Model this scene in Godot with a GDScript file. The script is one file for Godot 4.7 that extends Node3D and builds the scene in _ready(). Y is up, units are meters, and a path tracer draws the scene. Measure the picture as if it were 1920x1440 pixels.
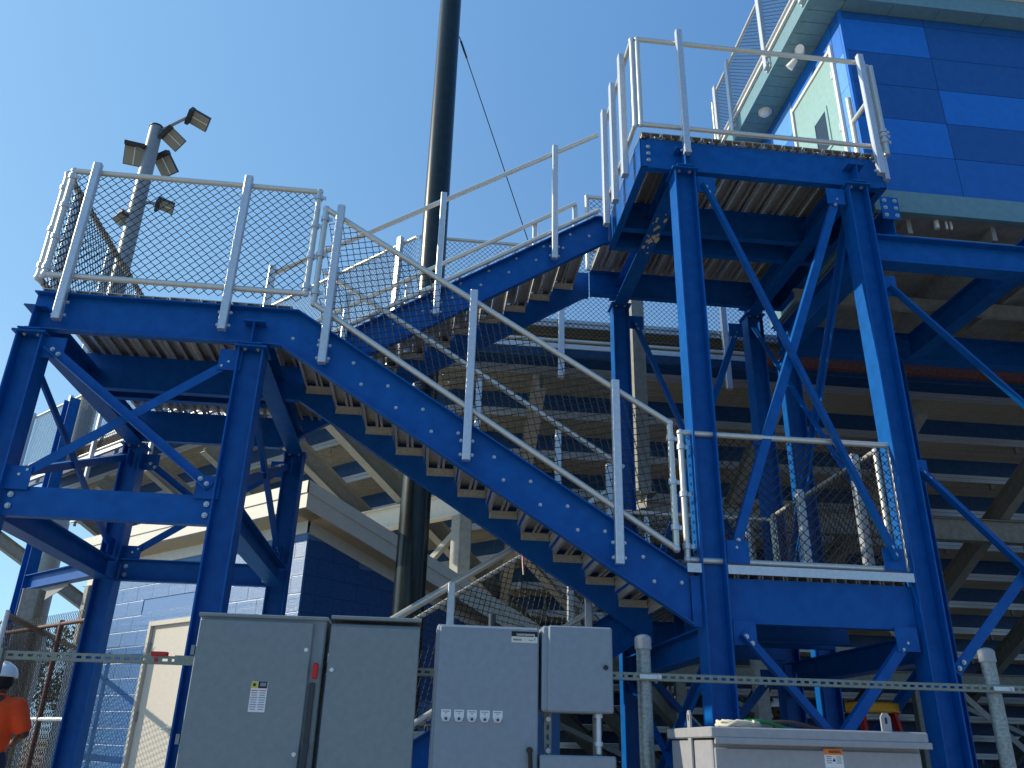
extends Node3D
# A blue steel switchback stair beside a stadium press box, seen from behind the bleachers.
# x runs along the stairs, y is up, -z leads away from the viewer; metres.

const F := -5.93      # outer stringer of the front flight
const M1 := -6.97     # inner stringer of the front flight
const M2 := -7.25     # near stringer of the rear flights
const K := -8.33      # far stringer of the rear flights
const CF := -5.95     # front row of columns
const CB := -8.47     # rear row of columns
const GY := 0.6       # level of the paved ground under the stairs
const LOW := 2.70     # decks of the three landings
const MID := 4.63
const TOP := 6.71

var mats := {}
var names := {}
var origins := {}
var rng := RandomNumberGenerator.new()

# ---------------------------------------------------------------- mesh buffer
class MB:
	var v := PackedVector3Array()
	var n := PackedVector3Array()
	func tri(a: Vector3, b: Vector3, c: Vector3, na: Vector3, nb: Vector3, nc: Vector3):
		if (c - a).cross(b - a).dot(na + nb + nc) < 0.0:
			v.append(a); v.append(c); v.append(b)
			n.append(na); n.append(nc); n.append(nb)
		else:
			v.append(a); v.append(b); v.append(c)
			n.append(na); n.append(nb); n.append(nc)
	func quad(a: Vector3, b: Vector3, c: Vector3, d: Vector3, nn: Vector3):
		tri(a, b, c, nn, nn, nn)
		tri(a, c, d, nn, nn, nn)
	func box(c: Vector3, s: Vector3, b := Basis.IDENTITY):
		var h := s * 0.5
		for ax in 3:
			var e := [Vector3.RIGHT, Vector3.UP, Vector3.BACK]
			var nn: Vector3 = e[ax]
			var u: Vector3 = e[(ax + 1) % 3]
			var w: Vector3 = e[(ax + 2) % 3]
			for sg in [-1.0, 1.0]:
				var o: Vector3 = nn * h[ax] * sg
				var uu: Vector3 = u * h[(ax + 1) % 3]
				var ww: Vector3 = w * h[(ax + 2) % 3]
				quad(c + b * (o - uu - ww), c + b * (o + uu - ww), c + b * (o + uu + ww), c + b * (o - uu + ww), b * (nn * sg))
	# box with chamfered long edges (profile in the plane across its longest side is left to ext)
	func ext(p: PackedVector2Array, a: Vector3, b: Vector3, up: Vector3, caps := true):
		var ax := (b - a).normalized()
		var vv := (up - ax * up.dot(ax)).normalized()
		var uu := vv.cross(ax)
		var area := 0.0
		for i in p.size():
			var q := p[(i + 1) % p.size()]
			area += p[i].x * q.y - q.x * p[i].y
		var sg := 1.0 if area > 0.0 else -1.0
		for i in p.size():
			var q0 := p[i]
			var q1 := p[(i + 1) % p.size()]
			var e := q1 - q0
			if e.length() < 1e-6:
				continue
			var nn := (uu * e.y - vv * e.x).normalized() * sg
			var o0 := uu * q0.x + vv * q0.y
			var o1 := uu * q1.x + vv * q1.y
			quad(a + o0, a + o1, b + o1, b + o0, nn)
		if caps:
			var idx := Geometry2D.triangulate_polygon(p)
			for i in range(0, idx.size(), 3):
				var t := []
				for j in 3:
					t.append(uu * p[idx[i + j]].x + vv * p[idx[i + j]].y)
				tri(a + t[0], a + t[1], a + t[2], -ax, -ax, -ax)
				tri(b + t[0], b + t[1], b + t[2], ax, ax, ax)
	func cyl(a: Vector3, b: Vector3, r0: float, r1: float, seg := 10, caps := true):
		var ax := (b - a).normalized()
		var t := Vector3.UP if absf(ax.y) < 0.9 else Vector3.RIGHT
		var uu := ax.cross(t).normalized()
		var vv := ax.cross(uu)
		for i in seg:
			var d0 := uu * cos(TAU * i / seg) + vv * sin(TAU * i / seg)
			var d1 := uu * cos(TAU * (i + 1) / seg) + vv * sin(TAU * (i + 1) / seg)
			tri(a + d0 * r0, a + d1 * r0, b + d1 * r1, d0, d1, d1)
			tri(a + d0 * r0, b + d1 * r1, b + d0 * r1, d0, d1, d0)
			if caps:
				tri(a, a + d0 * r0, a + d1 * r0, -ax, -ax, -ax)
				tri(b, b + d0 * r1, b + d1 * r1, ax, ax, ax)
	func path(pts: Array, r: float, seg := 8, caps := true):
		var prev := []
		var prevd := []
		var n0 := pts.size()
		var ref := Vector3.ZERO
		for k in n0:
			var d: Vector3
			if k == 0:
				d = (pts[1] - pts[0]).normalized()
			elif k == n0 - 1:
				d = (pts[k] - pts[k - 1]).normalized()
			else:
				d = ((pts[k] - pts[k - 1]).normalized() + (pts[k + 1] - pts[k]).normalized()).normalized()
			if ref == Vector3.ZERO:
				ref = d.cross(Vector3.UP if absf(d.y) < 0.9 else Vector3.RIGHT).normalized()
			ref = (ref - d * ref.dot(d)).normalized()
			var w := d.cross(ref)
			var ring := []
			var rd := []
			for i in seg:
				var q := ref * cos(TAU * i / seg) + w * sin(TAU * i / seg)
				ring.append(pts[k] + q * r)
				rd.append(q)
			if k > 0:
				for i in seg:
					var j := (i + 1) % seg
					tri(prev[i], prev[j], ring[j], prevd[i], prevd[j], rd[j])
					tri(prev[i], ring[j], ring[i], prevd[i], rd[j], rd[i])
			if caps and (k == 0 or k == n0 - 1):
				var nn := -d if k == 0 else d
				for i in range(1, seg - 1):
					tri(ring[0], ring[i], ring[i + 1], nn, nn, nn)
			prev = ring
			prevd = rd
	func dome(c: Vector3, r: Vector3, seg := 14, rings := 6, full := false):
		var lo := -rings if full else 0
		for i in range(lo, rings):
			for j in seg:
				var q := []
				for e in [[i, j], [i, j + 1], [i + 1, j + 1], [i + 1, j]]:
					var la = PI * 0.5 * e[0] / rings
					var lo2: float = TAU * e[1] / seg
					q.append(Vector3(cos(la) * cos(lo2), sin(la), cos(la) * sin(lo2)))
				tri(c + q[0] * r, c + q[1] * r, c + q[2] * r, (q[0] / r).normalized(), (q[1] / r).normalized(), (q[2] / r).normalized())
				tri(c + q[0] * r, c + q[2] * r, c + q[3] * r, (q[0] / r).normalized(), (q[2] / r).normalized(), (q[3] / r).normalized())

# ---------------------------------------------------------------- nodes
func numbered(parent: Node, called: String) -> String:
	var key := str(parent.get_instance_id()) + called
	var k: int = names.get(key, -1) + 1
	names[key] = k
	return called if k == 0 else "%s_%03d" % [called, k]

func thing(called: String, label: String, category: String, at: Vector3, group := "") -> Node3D:
	var o := Node3D.new()
	o.name = numbered(self, called)
	add_child(o)
	o.position = at
	origins[o] = at
	o.set_meta("label", label)
	o.set_meta("category", category)
	if group != "":
		o.set_meta("group", group)
	return o

func holder(parent: Node3D, called: String, at: Vector3) -> Node3D:
	var o := Node3D.new()
	o.name = numbered(parent, called)
	parent.add_child(o)
	o.position = at - origins[parent]
	origins[o] = at
	return o

func mesh_of(mb: MB, c: Vector3) -> ArrayMesh:
	var vv := mb.v.duplicate()
	for i in vv.size():
		vv[i] -= c
	var arr := []
	arr.resize(Mesh.ARRAY_MAX)
	arr[Mesh.ARRAY_VERTEX] = vv
	arr[Mesh.ARRAY_NORMAL] = mb.n
	var m := ArrayMesh.new()
	m.add_surface_from_arrays(Mesh.PRIMITIVE_TRIANGLES, arr)
	return m

func middle(mb: MB) -> Vector3:
	var lo := mb.v[0]
	var hi := mb.v[0]
	for p in mb.v:
		lo = lo.min(p)
		hi = hi.max(p)
	return (lo + hi) * 0.5

func part(parent: Node3D, called: String, mb: MB, mat: String, stuff := false) -> MeshInstance3D:
	var c := middle(mb)
	var o := MeshInstance3D.new()
	o.name = numbered(parent, called)
	o.mesh = mesh_of(mb, c)
	o.material_override = mats[mat]
	parent.add_child(o)
	o.position = c - (origins[parent] if parent != self else Vector3.ZERO)
	origins[o] = c
	if stuff:
		o.set_meta("kind", "stuff")
	return o

func top(called: String, mb: MB, mat: String, label: String, category: String, group := "") -> MeshInstance3D:
	var o := part(self, called, mb, mat)
	o.set_meta("label", label)
	o.set_meta("category", category)
	if group != "":
		o.set_meta("group", group)
	return o

func same(parent: Node3D, called: String, mesh: Mesh, at: Vector3, basis: Basis, mat: String) -> MeshInstance3D:
	var o := MeshInstance3D.new()
	o.name = numbered(parent, called)
	o.mesh = mesh
	o.material_override = mats[mat]
	parent.add_child(o)
	o.transform = Transform3D(basis, at - origins[parent])
	origins[o] = at
	return o

func structure(called: String, mb: MB, mat: String) -> MeshInstance3D:
	var o := part(self, called, mb, mat)
	o.set_meta("kind", "structure")
	return o

func words(parent: Node3D, called: String, text: String, at: Vector3, height: float, mat: String, width := 0.0):
	var t := TextMesh.new()
	var f := SystemFont.new()
	f.font_names = PackedStringArray(["Droid Sans"])
	f.font_weight = 700
	t.font = f
	t.font_size = 32
	t.pixel_size = height / 23.0
	t.depth = 0.0012
	t.text = text
	var o := MeshInstance3D.new()
	o.name = numbered(parent, called)
	o.mesh = t
	o.material_override = mats[mat]
	parent.add_child(o)
	o.position = at - origins[parent]
	if width > 0.0:
		var w := t.get_aabb().size.x
		if w > 0.0:
			o.scale = Vector3(width / w, 1, 1)
	origins[o] = at

# ---------------------------------------------------------------- sections
func sec_i(d: float, w: float, tf := 0.011, tw := 0.008) -> PackedVector2Array:
	var h := d * 0.5
	var b := w * 0.5
	var t := tw * 0.5
	return PackedVector2Array([Vector2(-b, -h), Vector2(b, -h), Vector2(b, -h + tf), Vector2(t, -h + tf), Vector2(t, h - tf), Vector2(b, h - tf), Vector2(b, h), Vector2(-b, h), Vector2(-b, h - tf), Vector2(-t, h - tf), Vector2(-t, -h + tf), Vector2(-b, -h + tf)])

func sec_c(d: float, w: float, s: float, tf := 0.011, tw := 0.009) -> PackedVector2Array:
	var h := d * 0.5
	return PackedVector2Array([Vector2(0, -h), Vector2(w * s, -h), Vector2(w * s, -h + tf), Vector2(tw * s, -h + tf), Vector2(tw * s, h - tf), Vector2(w * s, h - tf), Vector2(w * s, h), Vector2(0, h)])

func sec_l(w: float, s := 1.0, t := 0.008) -> PackedVector2Array:
	return PackedVector2Array([Vector2(0, 0), Vector2(w * s, 0), Vector2(w * s, t), Vector2(t * s, t), Vector2(t * s, w), Vector2(0, w)])

func sec_r(w: float, h: float, c := 0.006) -> PackedVector2Array:
	var x := w * 0.5
	var y := h * 0.5
	return PackedVector2Array([Vector2(-x + c, -y), Vector2(x - c, -y), Vector2(x, -y + c), Vector2(x, y - c), Vector2(x - c, y), Vector2(-x + c, y), Vector2(-x, y - c), Vector2(-x, -y + c)])

func one(f: Callable) -> MB:
	var m := MB.new()
	f.call(m)
	return m

func bar(parent: Node3D, called: String, prof: PackedVector2Array, a: Vector3, b: Vector3, up: Vector3, mat: String) -> MeshInstance3D:
	var m := MB.new()
	m.ext(prof, a, b, up)
	return part(parent, called, m, mat)

func slab(parent: Node3D, called: String, c: Vector3, s: Vector3, mat: String, basis := Basis.IDENTITY) -> MeshInstance3D:
	var m := MB.new()
	m.box(c, s, basis)
	return part(parent, called, m, mat)

# box with all edges chamfered
func soft(parent: Node3D, called: String, c: Vector3, s: Vector3, mat: String, ch := 0.006, basis := Basis.IDENTITY) -> MeshInstance3D:
	var m := MB.new()
	var h := s * 0.5
	m.ext(sec_r(s.x, s.y, ch), c - basis.z * (h.z - ch), c + basis.z * (h.z - ch), basis.y, false)
	var q0 := sec_r(s.x, s.y, ch)
	var q1 := sec_r(s.x - 2.0 * ch, s.y - 2.0 * ch, ch * 0.4)
	for sg in [-1.0, 1.0]:
		for i in 8:
			var j := (i + 1) % 8
			var a: Vector3 = basis * Vector3(q0[i].x, q0[i].y, sg * (h.z - ch))
			var b: Vector3 = basis * Vector3(q0[j].x, q0[j].y, sg * (h.z - ch))
			var d: Vector3 = basis * Vector3(q1[j].x, q1[j].y, sg * h.z)
			var e: Vector3 = basis * Vector3(q1[i].x, q1[i].y, sg * h.z)
			var nn: Vector3 = ((a + b + d + e) * 0.25 - basis.z * sg * (h.z - ch * 2.0))
			var fl: Vector3 = (b - a).cross(e - a).normalized()
			if fl.dot(nn) < 0.0:
				fl = -fl
			m.quad(c + a, c + b, c + d, c + e, fl)
		for i in range(1, 7):
			m.tri(c + basis * Vector3(q1[0].x, q1[0].y, sg * h.z), c + basis * Vector3(q1[i].x, q1[i].y, sg * h.z), c + basis * Vector3(q1[i + 1].x, q1[i + 1].y, sg * h.z), basis.z * sg, basis.z * sg, basis.z * sg)
	return part(parent, called, m, mat)

func pipe(parent: Node3D, called: String, pts: Array, r: float, mat: String, seg := 10) -> MeshInstance3D:
	var m := MB.new()
	m.path(pts, r, seg)
	return part(parent, called, m, mat)

# square tube post
func post(parent: Node3D, x: float, z: float, y0: float, y1: float, mat := "galv", w := 0.06):
	bar(parent, "post", sec_r(w, w, 0.005), Vector3(x, y0, z), Vector3(x, y1, z), Vector3.BACK, mat)

func bolt_into(m: MB, c: Vector3, nrm: Vector3, r := 0.014):
	m.cyl(c, c + nrm * 0.004, r * 1.5, r * 1.5, 10)
	m.cyl(c, c + nrm * 0.014, r, r * 0.92, 6)

# chain link: woven zigzag wires over a (possibly sheared) rectangle
func chain_link(parent: Node3D, o: Vector3, ux: Vector3, length: float, height: float, shear := 0.0, mat := "wire", r := 0.0038, pitch := 0.0375):
	var m := MB.new()
	# on a slope the fabric is unrolled along the slope and trimmed at upright ends
	var nz := ux.cross(Vector3.UP).normalized()
	var uu := (ux + Vector3.UP * shear).normalized()
	var up := nz.cross(uu).normalized()
	if up.y < 0.0:
		up = -up
	var cs := uu.dot(ux)
	var hh := height * cs
	var nh := int(hh / pitch)
	var extra := int(ceil(hh * absf(shear) / pitch)) + 1 if shear != 0.0 else 0
	var nw := int(length / cs / pitch)
	for i in range(-extra, nw + extra):
		var last := Vector3.ZERO
		var had := false
		for j in nh + 1:
			var odd := absi(j + i) % 2 == 1
			var xx := (i + (1 if odd else 0)) * pitch
			var p := o + uu * (xx + (0.004 if odd else -0.004)) + up * (j * pitch) + nz * (0.003 if odd else -0.003)
			var along := (p - o).dot(ux)
			var ok := along > -0.01 and along < length + 0.01
			if j > 0 and ok and had:
				var d := (p - last).normalized()
				var a := nz
				var b := d.cross(nz)
				var q := [a, (-a + b * 1.732) * 0.5, (-a - b * 1.732) * 0.5]
				for k in 3:
					var k2 := (k + 1) % 3
					m.tri(last + q[k] * r, last + q[k2] * r, p + q[k2] * r, q[k], q[k2], q[k2])
					m.tri(last + q[k] * r, p + q[k2] * r, p + q[k] * r, q[k], q[k2], q[k])
			last = p
			had = ok
	var w := part(parent, "chain_link_mesh", m, mat)
	return w

# ---------------------------------------------------------------- materials
func noise_tex(freq: float, lo: Color, hi: Color, octaves := 4, seed_ := 1, size := 512, normal := false, bump := 4.0) -> NoiseTexture2D:
	var n := FastNoiseLite.new()
	n.seed = seed_
	n.frequency = freq
	n.fractal_octaves = octaves
	n.noise_type = FastNoiseLite.TYPE_SIMPLEX_SMOOTH
	var t := NoiseTexture2D.new()
	t.width = size
	t.height = size
	t.seamless = true
	t.noise = n
	if normal:
		t.as_normal_map = true
		t.bump_strength = bump
	else:
		var g := Gradient.new()
		g.set_color(0, lo)
		g.set_color(1, hi)
		t.color_ramp = g
	return t

func mat(called: String, col: Color, rough := 0.6, metal := 0.0, vary := 0.0, scale_ := 1.0, bump := 0.0, seed_ := 3) -> StandardMaterial3D:
	var m := StandardMaterial3D.new()
	m.albedo_color = col
	m.roughness = rough
	m.metallic = metal
	if vary > 0.0:
		m.albedo_color = Color.WHITE
		m.albedo_texture = noise_tex(0.02, col.darkened(vary), col.lightened(vary * 0.6), 5, seed_)
		m.uv1_triplanar = true
		m.uv1_world_triplanar = true
		m.uv1_scale = Vector3.ONE * scale_
	if bump > 0.0:
		m.normal_enabled = true
		m.normal_texture = noise_tex(0.06, Color.BLACK, Color.WHITE, 4, seed_ + 9, 512, true, 6.0)
		m.normal_scale = bump
		m.uv1_triplanar = true
		m.uv1_world_triplanar = true
		m.uv1_scale = Vector3.ONE * scale_
	mats[called] = m
	return m

func make_materials():
	mat("blue", Color(0.0, 0.325, 0.63), 0.42, 0.0, 0.08, 0.6, 0.04, 5).metallic_specular = 0.32
	mat("galv", Color(0.78, 0.81, 0.84), 0.4, 0.55, 0.07, 2.0, 0.0, 7)
	mat("zinc", Color(0.6, 0.64, 0.64), 0.45, 0.5, 0.28, 4.0, 0.0, 47)
	mat("rail", Color(0.82, 0.82, 0.79), 0.38, 0.6, 0.06, 2.0, 0.0, 8)
	mat("alum", Color(0.8, 0.78, 0.73), 0.42, 0.6, 0.12, 2.5, 0.0, 9)
	mat("plank", Color(0.72, 0.71, 0.66), 0.46, 0.45, 0.1, 1.2, 0.0, 10)
	mat("wire", Color(0.2, 0.22, 0.24), 0.4, 0.7)
	mat("bolt", Color(0.7, 0.72, 0.74), 0.38, 0.7)
	mat("riser", Color(0.06, 0.28, 0.5), 0.5, 0.0, 0.12, 0.8, 0.0, 11)
	mat("greysteel", Color(0.55, 0.56, 0.54), 0.5, 0.0, 0.12, 0.8, 0.0, 12)
	mat("cream", Color(0.83, 0.82, 0.77), 0.5, 0.0, 0.06, 0.8, 0.0, 13)
	mat("primer", Color(0.42, 0.2, 0.12), 0.75, 0.0, 0.25, 1.5, 0.0, 14)
	mat("soffit", Color(0.8, 0.73, 0.57), 0.6, 0.0, 0.08, 1.5, 0.0, 15)
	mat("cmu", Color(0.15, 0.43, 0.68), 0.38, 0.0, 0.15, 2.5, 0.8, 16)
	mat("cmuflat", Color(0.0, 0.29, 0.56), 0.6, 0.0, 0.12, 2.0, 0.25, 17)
	mat("mortar", Color(0.3, 0.5, 0.72), 0.7, 0.0, 0.1, 4.0, 0.0, 18)
	mat("door", Color(0.76, 0.74, 0.69), 0.5, 0.0, 0.05, 1.5, 0.0, 19)
	mat("pole", Color(0.03, 0.075, 0.07), 0.26, 0.0, 0.15, 0.8, 0.0, 20)
	mat("lamp_steel", Color(0.56, 0.59, 0.6), 0.5, 0.35, 0.1, 1.0, 0.0, 21)
	mat("lamp_dark", Color(0.2, 0.22, 0.24), 0.5, 0.3)
	mat("lens", Color(0.56, 0.56, 0.5), 0.3, 0.1)
	mat("siding_a", Color(0.0, 0.41, 0.78), 0.5, 0.0, 0.05, 0.7, 0.0, 22)
	mat("siding_b", Color(0.0, 0.31, 0.6), 0.5, 0.0, 0.05, 0.7, 0.0, 23)
	mat("siding_c", Color(0.0, 0.355, 0.69), 0.5, 0.0, 0.05, 0.7, 0.0, 24)
	mat("siding_d", Color(0.33, 0.58, 0.86), 0.45, 0.0, 0.05, 0.7, 0.0, 25)
	mat("teal", Color(0.38, 0.54, 0.59), 0.5, 0.0, 0.06, 1.0, 0.0, 26)
	mat("tealdoor", Color(0.52, 0.67, 0.67), 0.45, 0.0, 0.05, 1.2, 0.0, 27)
	mat("white", Color(0.86, 0.86, 0.85), 0.4, 0.0, 0.04, 2.0, 0.0, 28)
	mat("glass", Color(0.16, 0.2, 0.24), 0.08)
	mat("cabinet", Color(0.46, 0.51, 0.53), 0.48, 0.0, 0.05, 1.6, 0.06, 30)
	mat("cabinet_b", Color(0.5, 0.55, 0.6), 0.45, 0.0, 0.04, 1.6, 0.05, 31)
	mat("cabinet_c", Color(0.58, 0.59, 0.61), 0.45, 0.0, 0.05, 1.6, 0.04, 32)
	mat("black", Color(0.03, 0.03, 0.035), 0.35)
	mat("ink", Color(0.06, 0.06, 0.07), 0.7)
	mat("inkgrey", Color(0.5, 0.52, 0.55), 0.7)
	mat("paper", Color(0.85, 0.86, 0.87), 0.6)
	mat("plate", Color(0.8, 0.8, 0.76), 0.5, 0.2)
	mat("red", Color(0.72, 0.05, 0.05), 0.4)
	mat("orange_ink", Color(0.9, 0.5, 0.18), 0.6)
	mat("yellow_ink", Color(0.75, 0.72, 0.2), 0.6)
	mat("strut", Color(0.5, 0.53, 0.5), 0.45, 0.5, 0.12, 5.0, 0.0, 33)
	mat("shirt", Color(0.93, 0.29, 0.07), 0.85, 0.0, 0.06, 3.0, 0.25, 34)
	mat("skin", Color(0.3, 0.18, 0.12), 0.6, 0.0, 0.06, 4.0, 0.0, 35)
	mat("hair", Color(0.05, 0.04, 0.035), 0.8)
	mat("pants", Color(0.13, 0.16, 0.24), 0.85, 0.0, 0.1, 3.0, 0.2, 36)
	mat("darkshirt", Color(0.1, 0.11, 0.12), 0.85, 0.0, 0.1, 3.0, 0.2, 37)
	mat("hat", Color(0.84, 0.86, 0.88), 0.35)
	mat("ladder_red", Color(0.62, 0.1, 0.08), 0.5)
	mat("ladder_yellow", Color(0.85, 0.6, 0.1), 0.5, 0.0, 0.1, 6.0, 0.0, 38)
	mat("rope", Color(0.78, 0.76, 0.68), 0.9)
	mat("green", Color(0.02, 0.4, 0.2), 0.45)
	mat("brown", Color(0.22, 0.17, 0.15), 0.5)
	mat("ribbon", Color(0.85, 0.2, 0.22), 0.6)
	mat("ribbon_white", Color(0.88, 0.88, 0.86), 0.6)
	mat("ground", Color(0.68, 0.65, 0.6), 0.95, 0.0, 0.22, 0.35, 0.6, 39)
	mat("concrete", Color(0.55, 0.55, 0.53), 0.85, 0.0, 0.14, 0.8, 0.3, 40)
	mat("bark", Color(0.2, 0.16, 0.12), 0.9, 0.0, 0.2, 2.0, 0.4, 41)
	var lf := mat("leaf", Color(0.2, 0.27, 0.1), 0.7, 0.0, 0.3, 0.5, 0.0, 42)
	lf.backlight_enabled = true
	lf.backlight = Color(0.12, 0.16, 0.04)
	mat("rusty", Color(0.5, 0.42, 0.3), 0.7, 0.3, 0.35, 6.0, 0.2, 43)
	mat("redbrown", Color(0.33, 0.16, 0.13), 0.7, 0.0, 0.3, 4.0, 0.0, 44)

# ---------------------------------------------------------------- camera, sky, sun
func make_light():
	var cam := Camera3D.new()
	cam.name = "camera"
	add_child(cam)
	cam.position = Vector3(0, 1.5, 0)
	cam.basis = Basis(Vector3.UP, deg_to_rad(-5.7)) * Basis(Vector3.RIGHT, deg_to_rad(23.75)) * Basis(Vector3.BACK, deg_to_rad(1.5))
	cam.fov = rad_to_deg(2.0 * atan(720.0 / 1550.0))
	cam.far = 600.0
	cam.current = true
	var sun_to := Vector3(-0.86, 0.48, -0.16).normalized()
	var w := 512
	var h := 256
	var img := Image.create(w, h, false, Image.FORMAT_RGBF)
	var cn := FastNoiseLite.new()
	cn.seed = 4
	cn.frequency = 1.4
	cn.fractal_octaves = 4
	for j in h:
		var el := (0.5 - (j + 0.5) / h) * PI
		for i in w:
			var az := (i + 0.5) / w * TAU
			# Godot panorama: u runs from -z (0) over +x (a quarter) to +z (a half)
			var d := Vector3(sin(az) * cos(el), sin(el), -cos(az) * cos(el))
			var e := clampf(d.y, 0.0, 1.0)
			var c := Vector3(0.022, 0.115, 0.37).lerp(Vector3(0.36, 0.62, 0.86), pow(1.0 - e, 3.0))
			var g := clampf(d.dot(sun_to), -1.0, 1.0)
			var glow := pow(0.5 + 0.5 * g, 2.3)
			c += Vector3(0.24, 0.4, 0.46) * glow
			c += Vector3(0.3, 0.26, 0.2) * pow(maxf(g, 0.0), 12.0)
			var cl := smoothstep(0.28, 0.6, cn.get_noise_3d(d.x * 1.5, d.y * 3.0, d.z * 1.5)) * smoothstep(0.45, 0.2, d.y) * 0.35
			c = c.lerp(Vector3(0.72, 0.84, 0.95), cl)
			if d.y < 0.0:
				c = Vector3(0.3, 0.3, 0.29)
			img.set_pixel(i, j, Color(c.x, c.y, c.z))
	var ps := PanoramaSkyMaterial.new()
	ps.panorama = ImageTexture.create_from_image(img)
	var sky := Sky.new()
	sky.sky_material = ps
	var env := Environment.new()
	env.background_mode = Environment.BG_SKY
	env.sky = sky
	env.tonemap_mode = Environment.TONE_MAPPER_LINEAR
	env.tonemap_exposure = 1.2
	env.ssao_enabled = true
	env.ssil_enabled = true
	env.sdfgi_enabled = true
	var we := WorldEnvironment.new()
	we.name = "environment"
	we.environment = env
	add_child(we)
	var sun := DirectionalLight3D.new()
	sun.name = "sun"
	sun.light_energy = 1.5
	sun.light_color = Color(1.0, 0.94, 0.84)
	sun.light_angular_distance = 0.5
	sun.shadow_enabled = true
	add_child(sun)
	sun.look_at_from_position(Vector3.ZERO, -sun_to, Vector3.UP)

# ---------------------------------------------------------------- stairs
# channel stringer following two matched polylines (top and bottom edge), in the plane z; s = way the flanges point
func stringer(parent: Node3D, t: Array, b: Array, z: float, s: float) -> MeshInstance3D:
	var m := MB.new()
	var tw := 0.009
	var fw := 0.07
	var tf := 0.011
	for i in t.size() - 1:
		var a0: Vector2 = t[i]
		var a1: Vector2 = t[i + 1]
		var b0: Vector2 = b[i]
		var b1: Vector2 = b[i + 1]
		for sg in [0.0, 1.0]:
			var zz: float = z + s * tw * sg
			m.quad(Vector3(a0.x, a0.y, zz), Vector3(a1.x, a1.y, zz), Vector3(b1.x, b1.y, zz), Vector3(b0.x, b0.y, zz), Vector3(0, 0, s * (2.0 * sg - 1.0)))
		for e in [[a0, a1, -1.0], [b0, b1, 1.0]]:
			var p0: Vector2 = e[0]
			var p1: Vector2 = e[1]
			var inw: float = e[2] * tf
			var dd := (p1 - p0).normalized()
			var nn := Vector3(-dd.y, dd.x, 0)
			if nn.y < 0.0:
				nn = -nn
			var z0 := z
			var z1 := z + s * fw
			var o := Vector3(0, inw / maxf(nn.y, 0.5), 0)
			var c := [Vector3(p0.x, p0.y, z0), Vector3(p1.x, p1.y, z0), Vector3(p1.x, p1.y, z1), Vector3(p0.x, p0.y, z1)]
			var out := -signf(inw)
			m.quad(c[0], c[1], c[2], c[3], nn * out)
			m.quad(c[0] + o, c[1] + o, c[2] + o, c[3] + o, -nn * out)
			m.quad(c[3], c[2], c[2] + o, c[3] + o, Vector3(0, 0, s))
	for k in [0, t.size() - 1]:
		var q0: Vector2 = t[k]
		var q1: Vector2 = b[k]
		var ex := -1.0 if k == 0 else 1.0
		m.quad(Vector3(q0.x, q0.y, z), Vector3(q0.x, q0.y, z + s * tw), Vector3(q1.x, q1.y, z + s * tw), Vector3(q1.x, q1.y, z), Vector3(ex, 0, 0))
	return part(parent, "stringer", m, "blue")

# one tread: three ribbed planks, a ribbed riser and the two angle brackets
func tread(parent: Node3D, x0: float, x1: float, y: float, z0: float, z1: float, riser_x: float):
	var h := holder(parent, "tread", Vector3((x0 + x1) * 0.5, y, (z0 + z1) * 0.5))
	var pw := (x1 - x0) / 2.0
	for i in 2:
		var a := x0 + pw * i
		var m := MB.new()
		m.box(Vector3(a + pw * 0.5, y - 0.003, (z0 + z1) * 0.5), Vector3(pw - 0.006, 0.006, absf(z1 - z0)))
		for q in [0.012, pw - 0.012]:
			m.box(Vector3(a + q, y - 0.026, (z0 + z1) * 0.5), Vector3(0.006, 0.04, absf(z1 - z0) - 0.004))
			m.box(Vector3(a + q + (0.008 if q < pw * 0.5 else -0.008), y - 0.047, (z0 + z1) * 0.5), Vector3(0.022, 0.004, absf(z1 - z0) - 0.006))
		part(h, "plank", m, "alum")
	for zz in [z0, z1]:
		var sgn := 1.0 if zz == minf(z0, z1) else -1.0
		var b := MB.new()
		b.box(Vector3((x0 + x1) * 0.5, y - 0.08, zz + sgn * 0.004), Vector3(x1 - x0 - 0.03, 0.055, 0.006))
		b.box(Vector3((x0 + x1) * 0.5, y - 0.0545, zz + sgn * 0.03), Vector3(x1 - x0 - 0.03, 0.006, 0.052))
		for q in [x0 + 0.035, x1 - 0.035]:
			bolt_into(b, Vector3(q, y - 0.082, zz + sgn * 0.007), Vector3(0, 0, sgn), 0.01)
		part(h, "bracket", b, "alum")
	var r := MB.new()
	var hgt := 0.115
	for q in 4:
		r.box(Vector3(riser_x + (0.006 if q % 2 == 0 else 0.0), y - 0.045 - hgt * (q + 0.5) / 4.0 , (z0 + z1) * 0.5), Vector3(0.005, hgt / 4.0, absf(z1 - z0) - 0.012))
	part(h, "riser", r, "alum")

func flight(called_label: String, zn: float, zf: float, topn: Array, botn: Array, topf: Array, botf: Array, steps: Array, up_right: bool) -> Node3D:
	var t := thing("stair_flight", called_label, "stairs", Vector3(steps[0].x, minf(steps[0].y, steps[-1].y), (zn + zf) * 0.5))
	var sn := stringer(t, topn, botn, zn, 1.0)
	var sf := stringer(t, topf, botf, zf, -1.0)
	var m := MB.new()
	for s in steps:
		var x0: float = s.x - 0.14
		var x1: float = s.x + 0.135
		tread(t, x0, x1, s.y, zn - 0.002, zf + 0.002, x1 - 0.01 if not up_right else x0 + 0.01)
		for q in [x0 + 0.035, x1 - 0.035]:
			bolt_into(m, Vector3(q, s.y - 0.082, zn + 0.009), Vector3(0, 0, 1), 0.0095)
	part(sn, "bolts", m, "bolt", true)
	return t

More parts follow.
